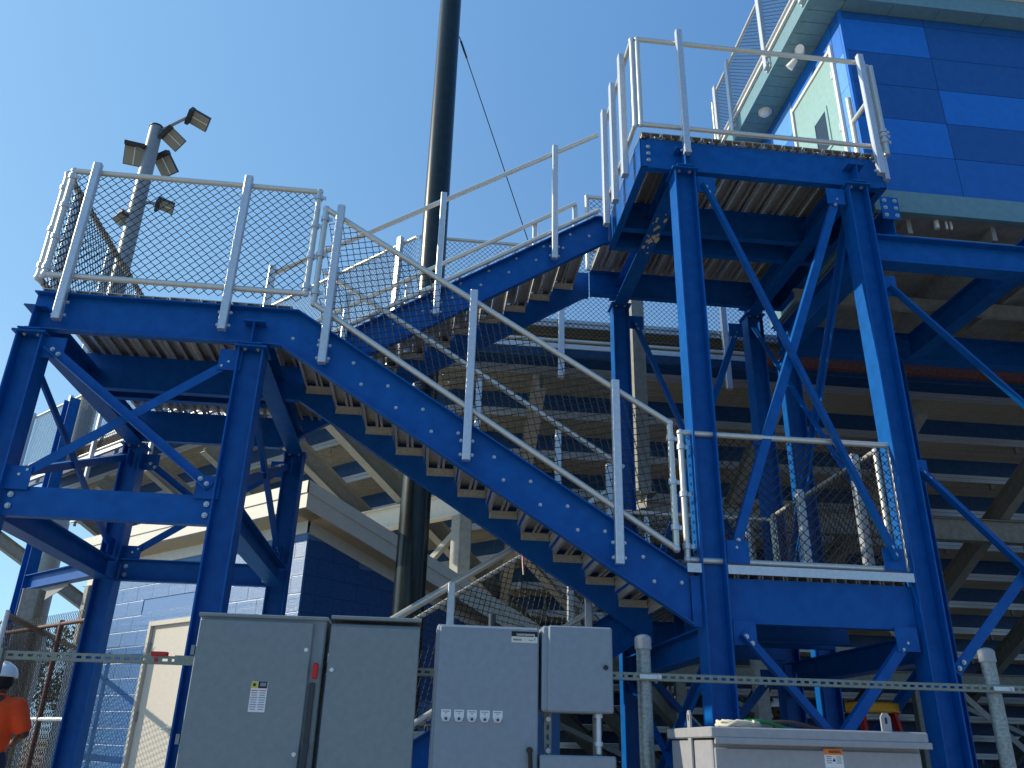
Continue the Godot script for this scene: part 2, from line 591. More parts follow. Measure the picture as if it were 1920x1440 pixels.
# ---------------------------------------------------------------- steel tower
func column(parent: Node3D, x: float, z: float, y0: float, y1: float):
	var c := bar(parent, "column", sec_i(0.19, 0.19, 0.012, 0.009), Vector3(x, y0, z), Vector3(x, y1, z), Vector3.RIGHT, "blue")
	slab(c, "base_plate", Vector3(x, y0 + 0.0125, z), Vector3(0.32, 0.025, 0.32), "blue")
	slab(c, "cap_plate", Vector3(x, y1 + 0.008, z), Vector3(0.24, 0.016, 0.24), "blue")
	var m := MB.new()
	for sx in [-1, 1]:
		for sz in [-1, 1]:
			bolt_into(m, Vector3(x + sx * 0.05, y1, z + sz * 0.06), Vector3.DOWN, 0.013)
	part(c, "bolts", m, "bolt", true)

# flat gusset plate standing in the plane z (or in the plane x when along_z)
func gusset(parent: Node3D, c: Vector3, w: float, h: float, along_z := false, dirs := []):
	var m := MB.new()
	var s := Vector3(0.01, h, w) if along_z else Vector3(w, h, 0.01)
	m.box(c, s)
	var g := part(parent, "gusset_plate", m, "blue")
	return g

func brace(parent: Node3D, a: Vector3, b: Vector3, w := 0.07, flip := 1.0):
	var d := (b - a).normalized()
	var out := Vector3.BACK if absf(d.z) < 0.3 else Vector3.LEFT
	var side := d.cross(out).normalized()
	# angle: one leg flat against the gusset, one leg standing out
	var m := MB.new()
	var up := side
	var prof := PackedVector2Array([Vector2(0, -w * 0.5), Vector2(0.008, -w * 0.5), Vector2(0.008, w * 0.5 - 0.008), Vector2(w * 0.9, w * 0.5 - 0.008), Vector2(w * 0.9, w * 0.5), Vector2(0, w * 0.5)])
	if flip < 0.0:
		for i in prof.size():
			prof[i] = Vector2(-prof[i].x, prof[i].y)
	m.ext(prof, a, b, up)
	var o := part(parent, "brace", m, "blue")
	var n := MB.new()
	for e in [[a, 1.0], [b, -1.0]]:
		for q in [0.035, 0.095]:
			bolt_into(n, e[0] + d * e[1] * q + out * 0.009, out, 0.012)
	part(o, "bolts", n, "bolt", true)

func x_brace(parent: Node3D, x0: float, x1: float, y0: float, y1: float, z: float):
	brace(parent, Vector3(x0, y1, z), Vector3(x1, y0, z), 0.07, 1.0)
	brace(parent, Vector3(x1, y1, z - 0.02), Vector3(x0, y0, z - 0.02), 0.07, -1.0)
	for xx in [x0, x1]:
		var o := -0.02 if xx == x0 else 0.02
		for yy in [y0, y1]:
			gusset(parent, Vector3(xx - o, yy, z - 0.009), 0.17, 0.17)

func x_brace_side(parent: Node3D, x: float, y0: float, y1: float, za: float, zb: float):
	brace(parent, Vector3(x, y1, za), Vector3(x, y0, zb), 0.065)
	brace(parent, Vector3(x - 0.02, y0, za), Vector3(x - 0.02, y1, zb), 0.065)
	for zz in [za, zb]:
		for yy in [y0, y1]:
			gusset(parent, Vector3(x + 0.006, yy, zz), 0.16, 0.15, true)

func z_beam(parent: Node3D, x: float, y_bot: float, za: float, zb: float, d := 0.2, w := 0.15):
	bar(parent, "cross_beam", sec_i(d, w, 0.011, 0.008), Vector3(x, y_bot + d * 0.5, za), Vector3(x, y_bot + d * 0.5, zb), Vector3.UP, "blue")

func deck(parent: Node3D, x0: float, x1: float, z0: float, z1: float, y: float, n: int):
	var w := (x1 - x0) / n
	for i in n:
		var m := MB.new()
		var a := x0 + w * i
		var zc := (z0 + z1) * 0.5
		var L := absf(z1 - z0)
		var yy := y + rng.randf_range(-0.002, 0.002)
		m.box(Vector3(a + w * 0.5, yy - 0.003, zc), Vector3(w - 0.008, 0.006, L))
		for q in 3:
			var xx := a + 0.014 + (w - 0.028) * q / 2.0
			m.box(Vector3(xx, yy - 0.027, zc), Vector3(0.006, 0.042, L - 0.002))
			m.box(Vector3(xx + (0.012 if q < 2 else -0.012), yy - 0.048, zc), Vector3(0.03, 0.004, L - 0.002))
		part(parent, "deck_plank", m, "alum")

func channel_x(parent: Node3D, x0: float, x1: float, y0: float, y1: float, z: float, s: float, called := "edge_beam"):
	var m := MB.new()
	m.ext(sec_c(y1 - y0, 0.07, s), Vector3(x0, (y0 + y1) * 0.5, z), Vector3(x1, (y0 + y1) * 0.5, z), Vector3.UP)
	return part(parent, called, m, "blue")

func build_towers():
	# ---- mid landing tower
	var t := thing("stair_tower", "blue steel tower carrying the mid landing beside the block building", "stair tower", Vector3(-2.23, GY, -7.2))
	var xa := -3.04
	var xb := -1.425
	for x in [xa, xb]:
		column(t, x, CF, 0.4 if x < -2.0 else GY, 4.25)
		column(t, x, CB, 0.4 if x < -2.0 else GY, 4.25)
		z_beam(t, x, 4.27, CF + 0.13, CB - 0.12, 0.2, 0.16)
		z_beam(t, x, 2.88, CF - 0.1, CB + 0.1, 0.19, 0.15)
	for z in [CF + 0.02, CB]:
		var s := 1.0 if z > -7.0 else -1.0
		var b = channel_x(t, xa + 0.1, xb - 0.1, 2.885, 3.095, z, s, "girt")
		var m := MB.new()
		for yy in [2.95, 3.03]:
			for xx in [xa + 0.15, xb - 0.14]:
				bolt_into(m, Vector3(xx, yy, z + 0.009), Vector3.BACK, 0.014)
		part(b, "bolts", m, "bolt", true)
	x_brace(t, xa + 0.15, xb - 0.13, 3.15, 4.16, CF + 0.05)
	x_brace(t, xa + 0.15, xb - 0.13, 3.15, 4.1, CB)
	x_brace_side(t, xa, 3.2, 4.1, CF - 0.12, CB + 0.12)
	x_brace_side(t, xb, 3.2, 4.1, CF - 0.12, CB + 0.12)
	deck(t, -3.07, -1.17, F + 0.02, K - 0.02, MID + 0.03, 8)
	# ---- tall tower with the low and the top landing
	var u := thing("stair_tower", "tall blue steel tower carrying the top landing against the press box", "stair tower", Vector3(2.9, GY, -7.2))
	var xc := 2.105
	var xd := 3.735
	for x in [xc, xd]:
		column(u, x, CF, GY, 6.32)
		column(u, x, CB, GY, 6.32)
		z_beam(u, x, 6.34, CF + 0.13, CB - 0.2, 0.2, 0.16)
		z_beam(u, x, 2.14, CF - 0.1, CB + 0.1, 0.2, 0.16)
	# bare patches where the paint has flaked off the underside of one cross beam
	var fl := MB.new()
	for i in 26:
		var pc := Vector3(xc + rng.randf_range(-0.06, 0.06), 6.3388 - i * 0.0002, -6.95 + rng.randfn() * 0.16)
		var ring := []
		var k0 := rng.randf_range(0.008, 0.03)
		for j in 7:
			var an := TAU * j / 7.0
			ring.append(pc + Vector3(cos(an) * k0 * rng.randf_range(0.4, 1.0), 0, sin(an) * k0 * rng.randf_range(0.7, 2.4)))
		for j in 7:
			fl.tri(pc, ring[j], ring[(j + 1) % 7], Vector3.DOWN, Vector3.DOWN, Vector3.DOWN)
	part(u, "bare_patch", fl, "soffit", true)
	# landing edge beams
	var e = channel_x(u, 1.72, 4.06, 6.365, 6.69, F, 1.0)
	var em := MB.new()
	for i in 3:
		bolt_into(em, Vector3(1.79, 6.44 + i * 0.075, F + 0.009), Vector3.BACK, 0.014)
	for i in 9:
		bolt_into(em, Vector3(1.85 + i * 0.26, 6.672, F + 0.05), Vector3.DOWN, 0.008)
	part(e, "bolts", em, "bolt", true)
	channel_x(u, 1.72, 4.06, 6.365, 6.69, M1, -1.0)
	channel_x(u, 1.72, 4.06, 6.365, 6.69, M2, 1.0)
	channel_x(u, 1.72, 4.06, 6.365, 6.69, K, -1.0)
	for x in [1.715, 4.065]:
		bar(u, "edge_beam", sec_c(0.325, 0.07, -1.0 if x < 2.0 else 1.0), Vector3(x, 6.528, F), Vector3(x, 6.528, M2 if x < 2.0 else K), Vector3.UP, "blue")
	deck(u, 1.72, 4.06, F + 0.03, K - 0.03, TOP + 0.03, 12)
	# low landing
	channel_x(u, xc + 0.1, xd - 0.1, 2.36, 2.68, F, 1.0)
	channel_x(u, xc + 0.1, xd - 0.1, 2.36, 2.68, M1, -1.0)
	channel_x(u, xc + 0.1, xd - 0.1, 2.36, 2.68, M2, 1.0)
	channel_x(u, xc + 0.1, xd - 0.1, 2.36, 2.68, K, -1.0)
	deck(u, 1.93, xd - 0.1, F - 0.05, K - 0.02, LOW + 0.035, 9)
	for q in [[1.9, 2.005], [2.205, 3.635]]:
		slab(u, "toe_board", Vector3((q[0] + q[1]) * 0.5, LOW + 0.03, F + 0.072), Vector3(q[1] - q[0], 0.065, 0.006), "galv")
	x_brace(u, xc + 0.18, xd - 0.19, 2.87, 6.2, CF + 0.06)
	x_brace(u, xc + 0.18, xd - 0.19, 0.85, 2.29, CF + 0.06)
	x_brace(u, xc + 0.18, xd - 0.19, 2.87, 6.15, CB)
	x_brace(u, xc + 0.18, xd - 0.19, 0.85, 2.2, CB)
	x_brace_side(u, xd, 2.87, 6.1, CF - 0.12, CB + 0.12)
	x_brace_side(u, xd, 0.85, 2.1, CF - 0.12, CB + 0.12)
	x_brace_side(u, xc, 0.85, 2.1, CF - 0.12, CB + 0.12)

func steps_of(x0: float, y0: float, dx: float, dy: float, n: int) -> Array:
	var a := []
	for i in n:
		a.append(Vector2(x0 + dx * i, y0 + dy * i))
	return a

func V(x: float, y: float) -> Vector2:
	return Vector2(x, y)

func build_flights():
	var tn := [V(-3.09, 4.61), V(-1.11, 4.61), V(1.93, 2.71)]
	var bn := [V(-3.09, 4.292), V(-1.215, 4.292), V(1.93, 2.326)]
	var f1 := flight("front flight of blue stairs rising leftwards from low to mid landing", F, M1, tn, bn, tn, bn, steps_of(-1.03, 4.462, 0.28, -0.175, 11), false)
	# end plate that closes the stringer against the tall tower
	slab(f1, "end_plate", Vector3(1.965, 2.5, F + 0.03), Vector3(0.07, 0.36, 0.01), "blue")
	var t2 := [V(-3.09, 4.61), V(-1.67, 4.61), V(1.57, 6.69), V(1.71, 6.69)]
	var b2 := [V(-3.09, 4.292), V(-1.58, 4.292), V(1.66, 6.372), V(1.71, 6.372)]
	flight("upper flight of blue stairs rising rightwards to the top landing", M2, K, t2, b2, t2, b2, steps_of(-1.4, 4.81, 0.28, 0.1735, 11), true)
	var t0 := [V(-1.4, 0.63), V(1.78, 2.69), V(1.93, 2.69)]
	var b0 := [V(-0.87, 0.605), V(1.87, 2.36), V(1.93, 2.36)]
	flight("lowest flight of blue stairs rising from the ground behind grey cabinets", M2, K, t0, b0, t0, b0, steps_of(-1.3, 0.78, 0.28, 0.175, 11), true)

# ---------------------------------------------------------------- guardrails
func clamp_ring(parent: Node3D, c: Vector3, r := 0.034):
	var m := MB.new()
	m.cyl(c - Vector3(0, 0.02, 0), c + Vector3(0, 0.02, 0), r, r, 12)
	m.box(c + Vector3(r + 0.01, 0, 0), Vector3(0.03, 0.03, 0.012))
	part(parent, "clamp", m, "galv")

func rail_frame(parent: Node3D, p: Array, r := 0.024):
	# closed loop of pipe, p four corners
	for i in 4:
		var a: Vector3 = p[i]
		var b: Vector3 = p[(i + 1) % 4]
		pipe(parent, "rail" if absf((b - a).normalized().y) < 0.85 else "stile", [a, b], r, "rail")
		var m := MB.new()
		m.dome(a, Vector3.ONE * r * 1.25, 10, 4, true)
		part(parent, "elbow", m, "galv")

func bolted_post(parent: Node3D, x: float, z: float, y0: float, y1: float):
	bar(parent, "post", sec_r(0.062, 0.055, 0.006), Vector3(x, y0, z), Vector3(x, y1, z), Vector3.BACK, "galv")
	var m := MB.new()
	for yy in [y0 + 0.05, y0 + 0.16]:
		for sx in [-1.0, 1.0]:
			bolt_into(m, Vector3(x + sx * 0.043, yy, z - 0.022), Vector3.BACK, 0.009)
	part(parent, "bolt_clip", m, "bolt", true)

func build_rails():
	var zf := F + 0.1
	# mid landing, front
	var g := thing("guardrail", "chain-link guardrail on the front edge of the mid landing", "guardrail", Vector3(-2.1, 4.35, zf))
	rail_frame(g, [Vector3(-3.06, 4.76, zf - 0.04), Vector3(-1.08, 4.76, zf - 0.04), Vector3(-1.08, 5.74, zf - 0.04), Vector3(-3.06, 5.74, zf - 0.04)])
	bolted_post(g, -2.87, zf, 4.36, 5.8)
	bolted_post(g, -1.66, zf, 4.37, 5.8)
	chain_link(g, Vector3(-3.03, 4.7, zf - 0.075), Vector3.RIGHT, 1.93, 1.07)
	for y in [4.82, 5.1, 5.4, 5.68]:
		clamp_ring(g, Vector3(-1.08, y, zf - 0.04))
		clamp_ring(g, Vector3(-3.06, y, zf - 0.04))
	# mid landing, left end
	g = thing("guardrail", "chain-link guardrail closing the end of the mid landing, running away from the front", "guardrail", Vector3(-3.13, 4.6, -7.1))
	rail_frame(g, [Vector3(-3.13, 4.76, F), Vector3(-3.13, 4.76, K), Vector3(-3.13, 5.74, K), Vector3(-3.13, 5.74, F)], 0.027)
	chain_link(g, Vector3(-3.1, 4.7, F - 0.02), Vector3.FORWARD, 2.36, 1.07)
	for z in [F - 0.35, F - 1.2, K + 0.35]:
		post(g, -3.175, z, 4.4, 5.78)
	for y in [4.86, 5.2, 5.6]:
		clamp_ring(g, Vector3(-3.13, y, F), 0.036)
	# mid landing, rear
	g = thing("guardrail", "pipe guardrail along the rear edge of the mid landing", "guardrail", Vector3(-2.3, 4.6, K))
	rail_frame(g, [Vector3(-3.06, 4.76, K - 0.08), Vector3(-1.7, 4.76, K - 0.08), Vector3(-1.7, 5.74, K - 0.08), Vector3(-3.06, 5.74, K - 0.08)])
	post(g, -1.9, K - 0.12, 4.35, 5.8)
	post(g, -2.6, K - 0.12, 4.35, 5.8)
	# front flight, outer side
	var sl := -0.625
	g = thing("guardrail", "sloping chain-link guardrail on the outer side of the front stair flight", "guardrail", Vector3(0.4, 2.6, zf))
	var y_at := func(x: float, h: float) -> float: return 4.61 + sl * (x + 1.11) + h
	var xl := -0.975
	var xr := 1.83
	rail_frame(g, [Vector3(xl - 0.03, y_at.call(xl, 0.1) + 0.05, zf - 0.04), Vector3(xr, y_at.call(xr, 0.09), zf - 0.04), Vector3(xr, y_at.call(xr, 1.08), zf - 0.04), Vector3(xl - 0.03, y_at.call(xl, 1.05), zf - 0.04)])
	for xx in [-0.88, 0.255, 1.395]:
		bolted_post(g, xx, zf, y_at.call(xx, -0.32), y_at.call(xx, 1.12))
	chain_link(g, Vector3(xl, y_at.call(xl, 0.0), zf - 0.075), Vector3.RIGHT, xr - xl, 1.09, sl)
	for y in [0.25, 0.6, 0.95]:
		clamp_ring(g, Vector3(xr, y_at.call(xr, y), zf - 0.04))
		clamp_ring(g, Vector3(xl - 0.03, y_at.call(xl, y), zf - 0.04))
	# front flight, inner side
	g = thing("guardrail", "sloping pipe handrail on the inner side of the front stair flight", "guardrail", Vector3(0.4, 2.6, M1))
	var zi := M1 - 0.09
	pipe(g, "rail", [Vector3(-1.15, y_at.call(-1.15, 1.04), zi), Vector3(1.75, y_at.call(1.75, 1.04), zi)], 0.026, "rail")
	pipe(g, "rail", [Vector3(-1.15, y_at.call(-1.15, 0.12), zi), Vector3(1.75, y_at.call(1.75, 0.12), zi)], 0.024, "rail")
	for xx in [-0.9, 0.4, 1.15, 1.62]:
		post(g, xx, zi - 0.045, y_at.call(xx, -0.3), y_at.call(xx, 1.0), "galv", 0.055)
	# low landing, front
	g = thing("guardrail", "chain-link guardrail on the front of the low landing between tall blue columns", "guardrail", Vector3(2.9, 2.7, zf))
	rail_frame(g, [Vector3(1.93, 2.8, F), Vector3(3.66, 2.8, F), Vector3(3.66, 3.8, F), Vector3(1.93, 3.8, F)])
	chain_link(g, Vector3(2.0, 2.72, F - 0.03), Vector3.RIGHT, 1.66, 1.1)
	for y in [2.9, 3.3, 3.68]:
		clamp_ring(g, Vector3(1.93, y, F))
	g = thing("guardrail", "chain-link guardrail on the rear of the low landing", "guardrail", Vector3(2.9, 2.7, K))
	rail_frame(g, [Vector3(2.0, 2.82, K), Vector3(3.66, 2.82, K), Vector3(3.66, 3.8, K), Vector3(2.0, 3.8, K)])
	chain_link(g, Vector3(2.0, 2.75, K - 0.03), Vector3.RIGHT, 1.66, 1.07)
	for xx in [2.3, 3.4]:
		post(g, xx, K - 0.06, 2.4, 3.8)
	g = thing("guardrail", "chain-link guardrail at the far end of the low landing, running away from the front", "guardrail", Vector3(3.66, 2.7, -7.1))
	rail_frame(g, [Vector3(3.62, 2.82, F - 0.15), Vector3(3.62, 2.82, K + 0.15), Vector3(3.62, 3.8, K + 0.15), Vector3(3.62, 3.8, F - 0.15)])
	chain_link(g, Vector3(3.6, 2.75, F - 0.15), Vector3.FORWARD, 2.1, 1.07)
	for z in [F - 0.4, -7.4]:
		post(g, 3.56, z, 2.7, 3.85, "galv", 0.07)
	# upper flight, near side
	var su := 0.642
	var y2 := func(x: float, h: float) -> float: return 6.69 + su * (x - 1.57) + h
	var zn := M2 + 0.1
	g = thing("guardrail", "sloping bare pipe guardrail on the near side of the upper stair flight", "guardrail", Vector3(0.2, 5.5, zn))
	for h in [1.07, 0.06]:
		pipe(g, "rail", [Vector3(-1.65, y2.call(-1.65, h), zn - 0.04), Vector3(1.6, y2.call(1.6, h), zn - 0.04)], 0.026, "rail")
	for xx in [-1.66, -0.05, 1.12]:
		bolted_post(g, xx, zn, y2.call(xx, -0.31), y2.call(xx, 1.13))
	# upper flight, far side
	var zk := K - 0.1
	g = thing("guardrail", "sloping pipe guardrail on the far side of the upper stair flight", "guardrail", Vector3(0.2, 5.5, zk))
	for h in [1.05, 0.1]:
		pipe(g, "rail", [Vector3(-1.62, y2.call(-1.62, h), zk), Vector3(1.58, y2.call(1.58, h), zk)], 0.026, "rail")
	for xx in [-1.5, -0.4, 1.08, 1.58]:
		post(g, xx, zk - 0.045, y2.call(xx, -0.25), y2.call(xx, 1.08 if xx < 1.5 else 1.05))
	# lowest flight
	var y0 := func(x: float, h: float) -> float: return 2.69 + 0.648 * (x - 1.78) + h
	g = thing("guardrail", "bare pipe guardrail on the near side of the lowest stair flight", "guardrail", Vector3(0.2, 1.2, zn))
	for h in [1.07, 0.12]:
		pipe(g, "rail", [Vector3(-1.3, y0.call(-1.3, h), zn - 0.04), Vector3(1.72, y0.call(1.72, h), zn - 0.04)], 0.032 if h > 1.0 else 0.026, "rail")
	for xx in [-1.1, 0.245, 1.42]:
		bolted_post(g, xx, zn, y0.call(xx, -0.3), y0.call(xx, 1.08))
	g = thing("guardrail", "chain-link guardrail on the far side of the lowest stair flight", "guardrail", Vector3(0.2, 1.2, zk))
	rail_frame(g, [Vector3(-1.3, y0.call(-1.3, 0.12), zk), Vector3(1.72, y0.call(1.72, 0.12), zk), Vector3(1.72, y0.call(1.72, 1.13), zk), Vector3(-1.3, y0.call(-1.3, 1.13), zk)])
	chain_link(g, Vector3(-1.28, y0.call(-1.28, 0.05), zk + 0.03), Vector3.RIGHT, 3.0, 1.13, 0.648)
	for xx in [-0.9, 0.3, 1.5]:
		post(g, xx, zk - 0.05, y0.call(xx, -0.3), y0.call(xx, 1.13))
	# top landing
	g = thing("guardrail", "bare pipe guardrail along the front edge of the top landing", "guardrail", Vector3(2.9, 6.5, zf))
	rail_frame(g, [Vector3(1.72, 6.8, zf - 0.04), Vector3(4.02, 6.8, zf - 0.04), Vector3(4.02, 7.85, zf - 0.04), Vector3(1.72, 7.85, zf - 0.04)])
	bolted_post(g, 2.12, zf + 0.02, 6.46, 7.95)
	bolted_post(g, 3.96, zf + 0.02, 6.43, 7.88)
	g = thing("guardrail", "pipe guardrail on the stair side of the top landing, running away from the front", "guardrail", Vector3(1.66, 6.5, -6.5))
	rail_frame(g, [Vector3(1.67, 6.8, F + 0.04), Vector3(1.67, 6.8, M2 + 0.12), Vector3(1.67, 7.85, M2 + 0.12), Vector3(1.67, 7.85, F + 0.04)])
	for z in [F - 0.22, F - 0.62, M2 + 0.3]:
		bar(g, "post", sec_r(0.062, 0.075, 0.006), Vector3(1.625, 6.42, z), Vector3(1.625, 7.9, z), Vector3.BACK, "galv")
	g = thing("guardrail", "pipe guardrail at the press box end of the top landing", "guardrail", Vector3(4.1, 6.5, -6.2))
	for z in [F + 0.05, F - 0.4]:
		pipe(g, "stile", [Vector3(4.1, 6.72, z), Vector3(4.1, 7.82, z)], 0.03, "rail")
	pipe(g, "rail", [Vector3(4.1, 7.5, F + 0.05), Vector3(4.1, 7.5, F - 0.4)], 0.026, "rail")
	pipe(g, "rail", [Vector3(4.1, 6.85, F + 0.05), Vector3(4.1, 6.85, F - 0.4)], 0.026, "rail")
	post(g, 4.07, F + 0.02, 6.45, 7.86, "galv", 0.05)
	for y in [6.88, 6.95, 7.0]:
		clamp_ring(g, Vector3(4.1, y, F + 0.05), 0.04)
	g = thing("guardrail", "short chain-link guardrail at the head of the upper stair flight", "guardrail", Vector3(1.8, 6.5, K))
	rail_frame(g, [Vector3(1.72, 6.8, K - 0.08), Vector3(4.0, 6.8, K - 0.08), Vector3(4.0, 7.85, K - 0.08), Vector3(1.72, 7.85, K - 0.08)])
	chain_link(g, Vector3(1.74, 6.76, K - 0.1), Vector3.RIGHT, 2.25, 1.13)

# ---------------------------------------------------------------- press box
func build_press_box():
	var xw := 4.2
	var zc := -6.37
	var zr := -8.9
	var xe := 12.0
	var t := thing("press_box", "blue panelled press box with teal trim raised on blue steel", "building", Vector3(8.0, 5.8, -8.3))
	slab(t, "wall_core", Vector3((xw + xe) * 0.5 + 0.02, 7.9, (zc + zr) * 0.5 - 0.02), Vector3(xe - xw - 0.04, 2.44, zc - zr - 0.04), "siding_b")
	# front panels
	var ys := [9.13, 9.017, 8.548, 8.1, 7.637, 7.175, 6.69]
	var xs := [4.2, 5.17, 7.1, 9.05, 11.0, 12.0]
	var tone := [["siding_b", "siding_b", "siding_b", "siding_c", "siding_b"], ["siding_a", "siding_b", "siding_a", "siding_b", "siding_c"], ["siding_b", "siding_b", "siding_c", "siding_a", "siding_b"], ["siding_b", "siding_a", "siding_b", "siding_a", "siding_c"], ["siding_a", "siding_b", "siding_c", "siding_b", "siding_b"], ["siding_c", "siding_c", "siding_b", "siding_a", "siding_c"]]
	for r in 6:
		for c in 5:
			slab(t, "panel", Vector3((xs[c] + xs[c + 1]) * 0.5, (ys[r] + ys[r + 1]) * 0.5, zc + 0.004), Vector3(xs[c + 1] - xs[c] - 0.006, ys[r] - ys[r + 1] - 0.006, 0.03), tone[r][c])
	# side panels round the door
	var d0 := -6.6
	var d1 := -7.62
	var zs := [[zc - 0.02, d0 + 0.03], [d1 - 0.03, -8.3], [-8.3, zr]]
	var tone2 := [["siding_c", "siding_c", "siding_c"], ["siding_a", "siding_d", "siding_a"], ["siding_d", "siding_a", "siding_a"], ["siding_d", "siding_d", "siding_c"], ["siding_d", "siding_a", "siding_d"], ["siding_a", "siding_d", "siding_c"]]
	for r in 6:
		for c in 3:
			var a: float = zs[c][0]
			var b: float = zs[c][1]
			slab(t, "panel", Vector3(xw - 0.004, (ys[r] + ys[r + 1]) * 0.5, (a + b) * 0.5), Vector3(0.03, ys[r] - ys[r + 1] - 0.006, a - b - 0.006), tone2[r][c])
	slab(t, "panel", Vector3(xw - 0.004, (9.13 + 8.83) * 0.5, (d0 + d1) * 0.5), Vector3(0.03, 0.29, d0 - d1 + 0.05), "siding_a")
	# corner trim
	bar(t, "corner_trim", sec_l(0.035, 1.0, 0.004), Vector3(xw - 0.022, 6.7, zc + 0.022), Vector3(xw - 0.022, 9.13, zc + 0.022), Vector3.FORWARD, "siding_a")
	# door
	var dr := slab(t, "door", Vector3(xw - 0.012, 7.72, (d0 + d1) * 0.5), Vector3(0.04, 2.08, 0.93), "tealdoor")
	var fm := MB.new()
	for z in [d0, d1]:
		fm.box(Vector3(xw - 0.02, 7.76, z + (0.0 if z == d0 else 0.0)), Vector3(0.06, 2.16, 0.045))
	fm.box(Vector3(xw - 0.02, 8.8, (d0 + d1) * 0.5), Vector3(0.056, 0.045, d0 - d1))
	part(dr, "frame", fm, "white")
	slab(dr, "window", Vector3(xw - 0.034, 7.93, -7.02), Vector3(0.008, 0.48, 0.26), "glass")
	var wf := MB.new()
	for z in [-6.87, -7.17]:
		wf.box(Vector3(xw - 0.036, 7.93, z), Vector3(0.018, 0.56, 0.04))
	for y in [7.67, 8.19]:
		wf.box(Vector3(xw - 0.035, y, -7.02), Vector3(0.016, 0.04, 0.27))
	part(dr, "window_frame", wf, "tealdoor")
	for y in [6.95, 7.72, 8.45]:
		slab(dr, "hinge", Vector3(xw - 0.04, y, d0 - 0.035), Vector3(0.03, 0.11, 0.03), "galv")
	pipe(dr, "handle", [Vector3(xw - 0.03, 7.65, d1 + 0.1), Vector3(xw - 0.08, 7.65, d1 + 0.1), Vector3(xw - 0.08, 7.65, d1 + 0.2)], 0.01, "galv", 8)
	# bottom trim and floor
	slab(t, "floor_trim", Vector3((xw + xe) * 0.5, 6.56, zc + 0.01), Vector3(xe - xw + 0.04, 0.25, 0.06), "teal")
	slab(t, "floor_trim", Vector3(xw - 0.01, 6.56, (zc + zr) * 0.5 - 0.02), Vector3(0.06, 0.25, zc - zr - 0.04), "teal")
	slab(t, "floor", Vector3((xw + xe) * 0.5, 6.5, (zc + zr) * 0.5), Vector3(xe - xw - 0.1, 0.1, zc - zr - 0.08), "greysteel")
	for i in 9:
		slab(t, "joist", Vector3(xw + 0.4 + i * 0.9, 6.37, (zc + zr) * 0.5), Vector3(0.05, 0.16, zc - zr - 0.2), "greysteel")
	# roof with overhang
	var ox := 3.82
	var oz := -6.2
	slab(t, "roof", Vector3((ox + xe) * 0.5, 9.29, (oz + zr) * 0.5 - 0.1), Vector3(xe - ox - 0.06, 0.16, oz - zr + 0.2 - 0.06), "white")
	slab(t, "fascia", Vector3((ox + xe) * 0.5, 9.26, oz), Vector3(xe - ox + 0.02, 0.25, 0.03), "teal")
	slab(t, "fascia", Vector3(ox, 9.26, (oz + zr) * 0.5 - 0.12), Vector3(0.03, 0.25, oz - zr + 0.2), "teal")
	slab(t, "roof_edge", Vector3((ox + xe) * 0.5, 9.4, oz + 0.02), Vector3(xe - ox + 0.08, 0.035, 0.06), "white")
	slab(t, "roof_edge", Vector3(ox - 0.02, 9.4, (oz + zr) * 0.5 - 0.12), Vector3(0.06, 0.035, oz - zr + 0.2), "white")
	var n := 17
	for i in n:
		var a := oz - 0.02 - (oz - zr + 0.15) * i / n
		var b := oz - 0.02 - (oz - zr + 0.15) * (i + 1) / n
		slab(t, "soffit_board", Vector3((ox + xw) * 0.5 + 0.01, 9.14, (a + b) * 0.5), Vector3(xw - ox - 0.01, 0.012, a - b - 0.006), "teal")
	for i in 14:
		var a2 := 4.21 + i * 0.55
		slab(t, "soffit_board", Vector3(a2 + 0.275, 9.14, (oz + zc) * 0.5), Vector3(0.544, 0.012, oz - zc - 0.02), "teal")
	# steel under the box
	var y0 := 5.53
	bar(t, "floor_beam", sec_i(0.28, 0.16, 0.013, 0.009), Vector3(3.84, y0 + 0.14, CF), Vector3(xe, y0 + 0.14, CF), Vector3.UP, "blue")
	bar(t, "floor_beam", sec_i(0.34, 0.16, 0.013, 0.009), Vector3(4.0, 6.02, -8.4), Vector3(xe, 6.02, -8.4), Vector3.UP, "blue")
	for x in [4.05, 5.6, 7.3, 9.2, 11.2]:
		bar(t, "cross_beam", sec_i(0.28, 0.16, 0.013, 0.009), Vector3(x, 5.965, CF + 0.05), Vector3(x, 5.965, -8.3), Vector3.UP, "blue")
	for i in 2:
		bar(t, "purlin", sec_c(0.16, 0.06, 1.0), Vector3(3.9, 6.2, -6.5 - i * 1.15), Vector3(xe, 6.2, -6.5 - i * 1.15), Vector3.UP, "greysteel")
	var pm := MB.new()
	pm.box(Vector3(4.02, 6.1, zc + 0.5), Vector3(0.17, 0.24, 0.012))
	var sp := part(t, "splice_plate", pm, "blue")
	pm = MB.new()
	for sx in [-0.05, 0.05]:
		for yy in [6.02, 6.1, 6.18]:
			bolt_into(pm, Vector3(4.02 + sx, yy, zc + 0.507), Vector3.BACK, 0.014)
	part(sp, "bolts", pm, "bolt", true)
	for x in [5.42, 8.0, 10.6]:
		column(t, x, CF, GY, y0 - 0.02)
		column(t, x, -8.45, GY, 5.83)
	column(t, 4.19, -8.6, GY, 5.83)
	brace(t, Vector3(3.9, 5.29, CF + 0.04), Vector3(5.33, 3.79, CF + 0.04), 0.075)
	brace(t, Vector3(3.87, 3.6, CF + 0.04), Vector3(5.33, 2.06, CF + 0.04), 0.075)
	brace(t, Vector3(3.88, 2.08, CF + 0.02), Vector3(5.33, 3.58, CF + 0.02), 0.075, -1.0)
	gusset(t, Vector3(3.9, 5.3, CF + 0.03), 0.14, 0.2)
	gusset(t, Vector3(3.88, 3.6, CF + 0.03), 0.12, 0.18)
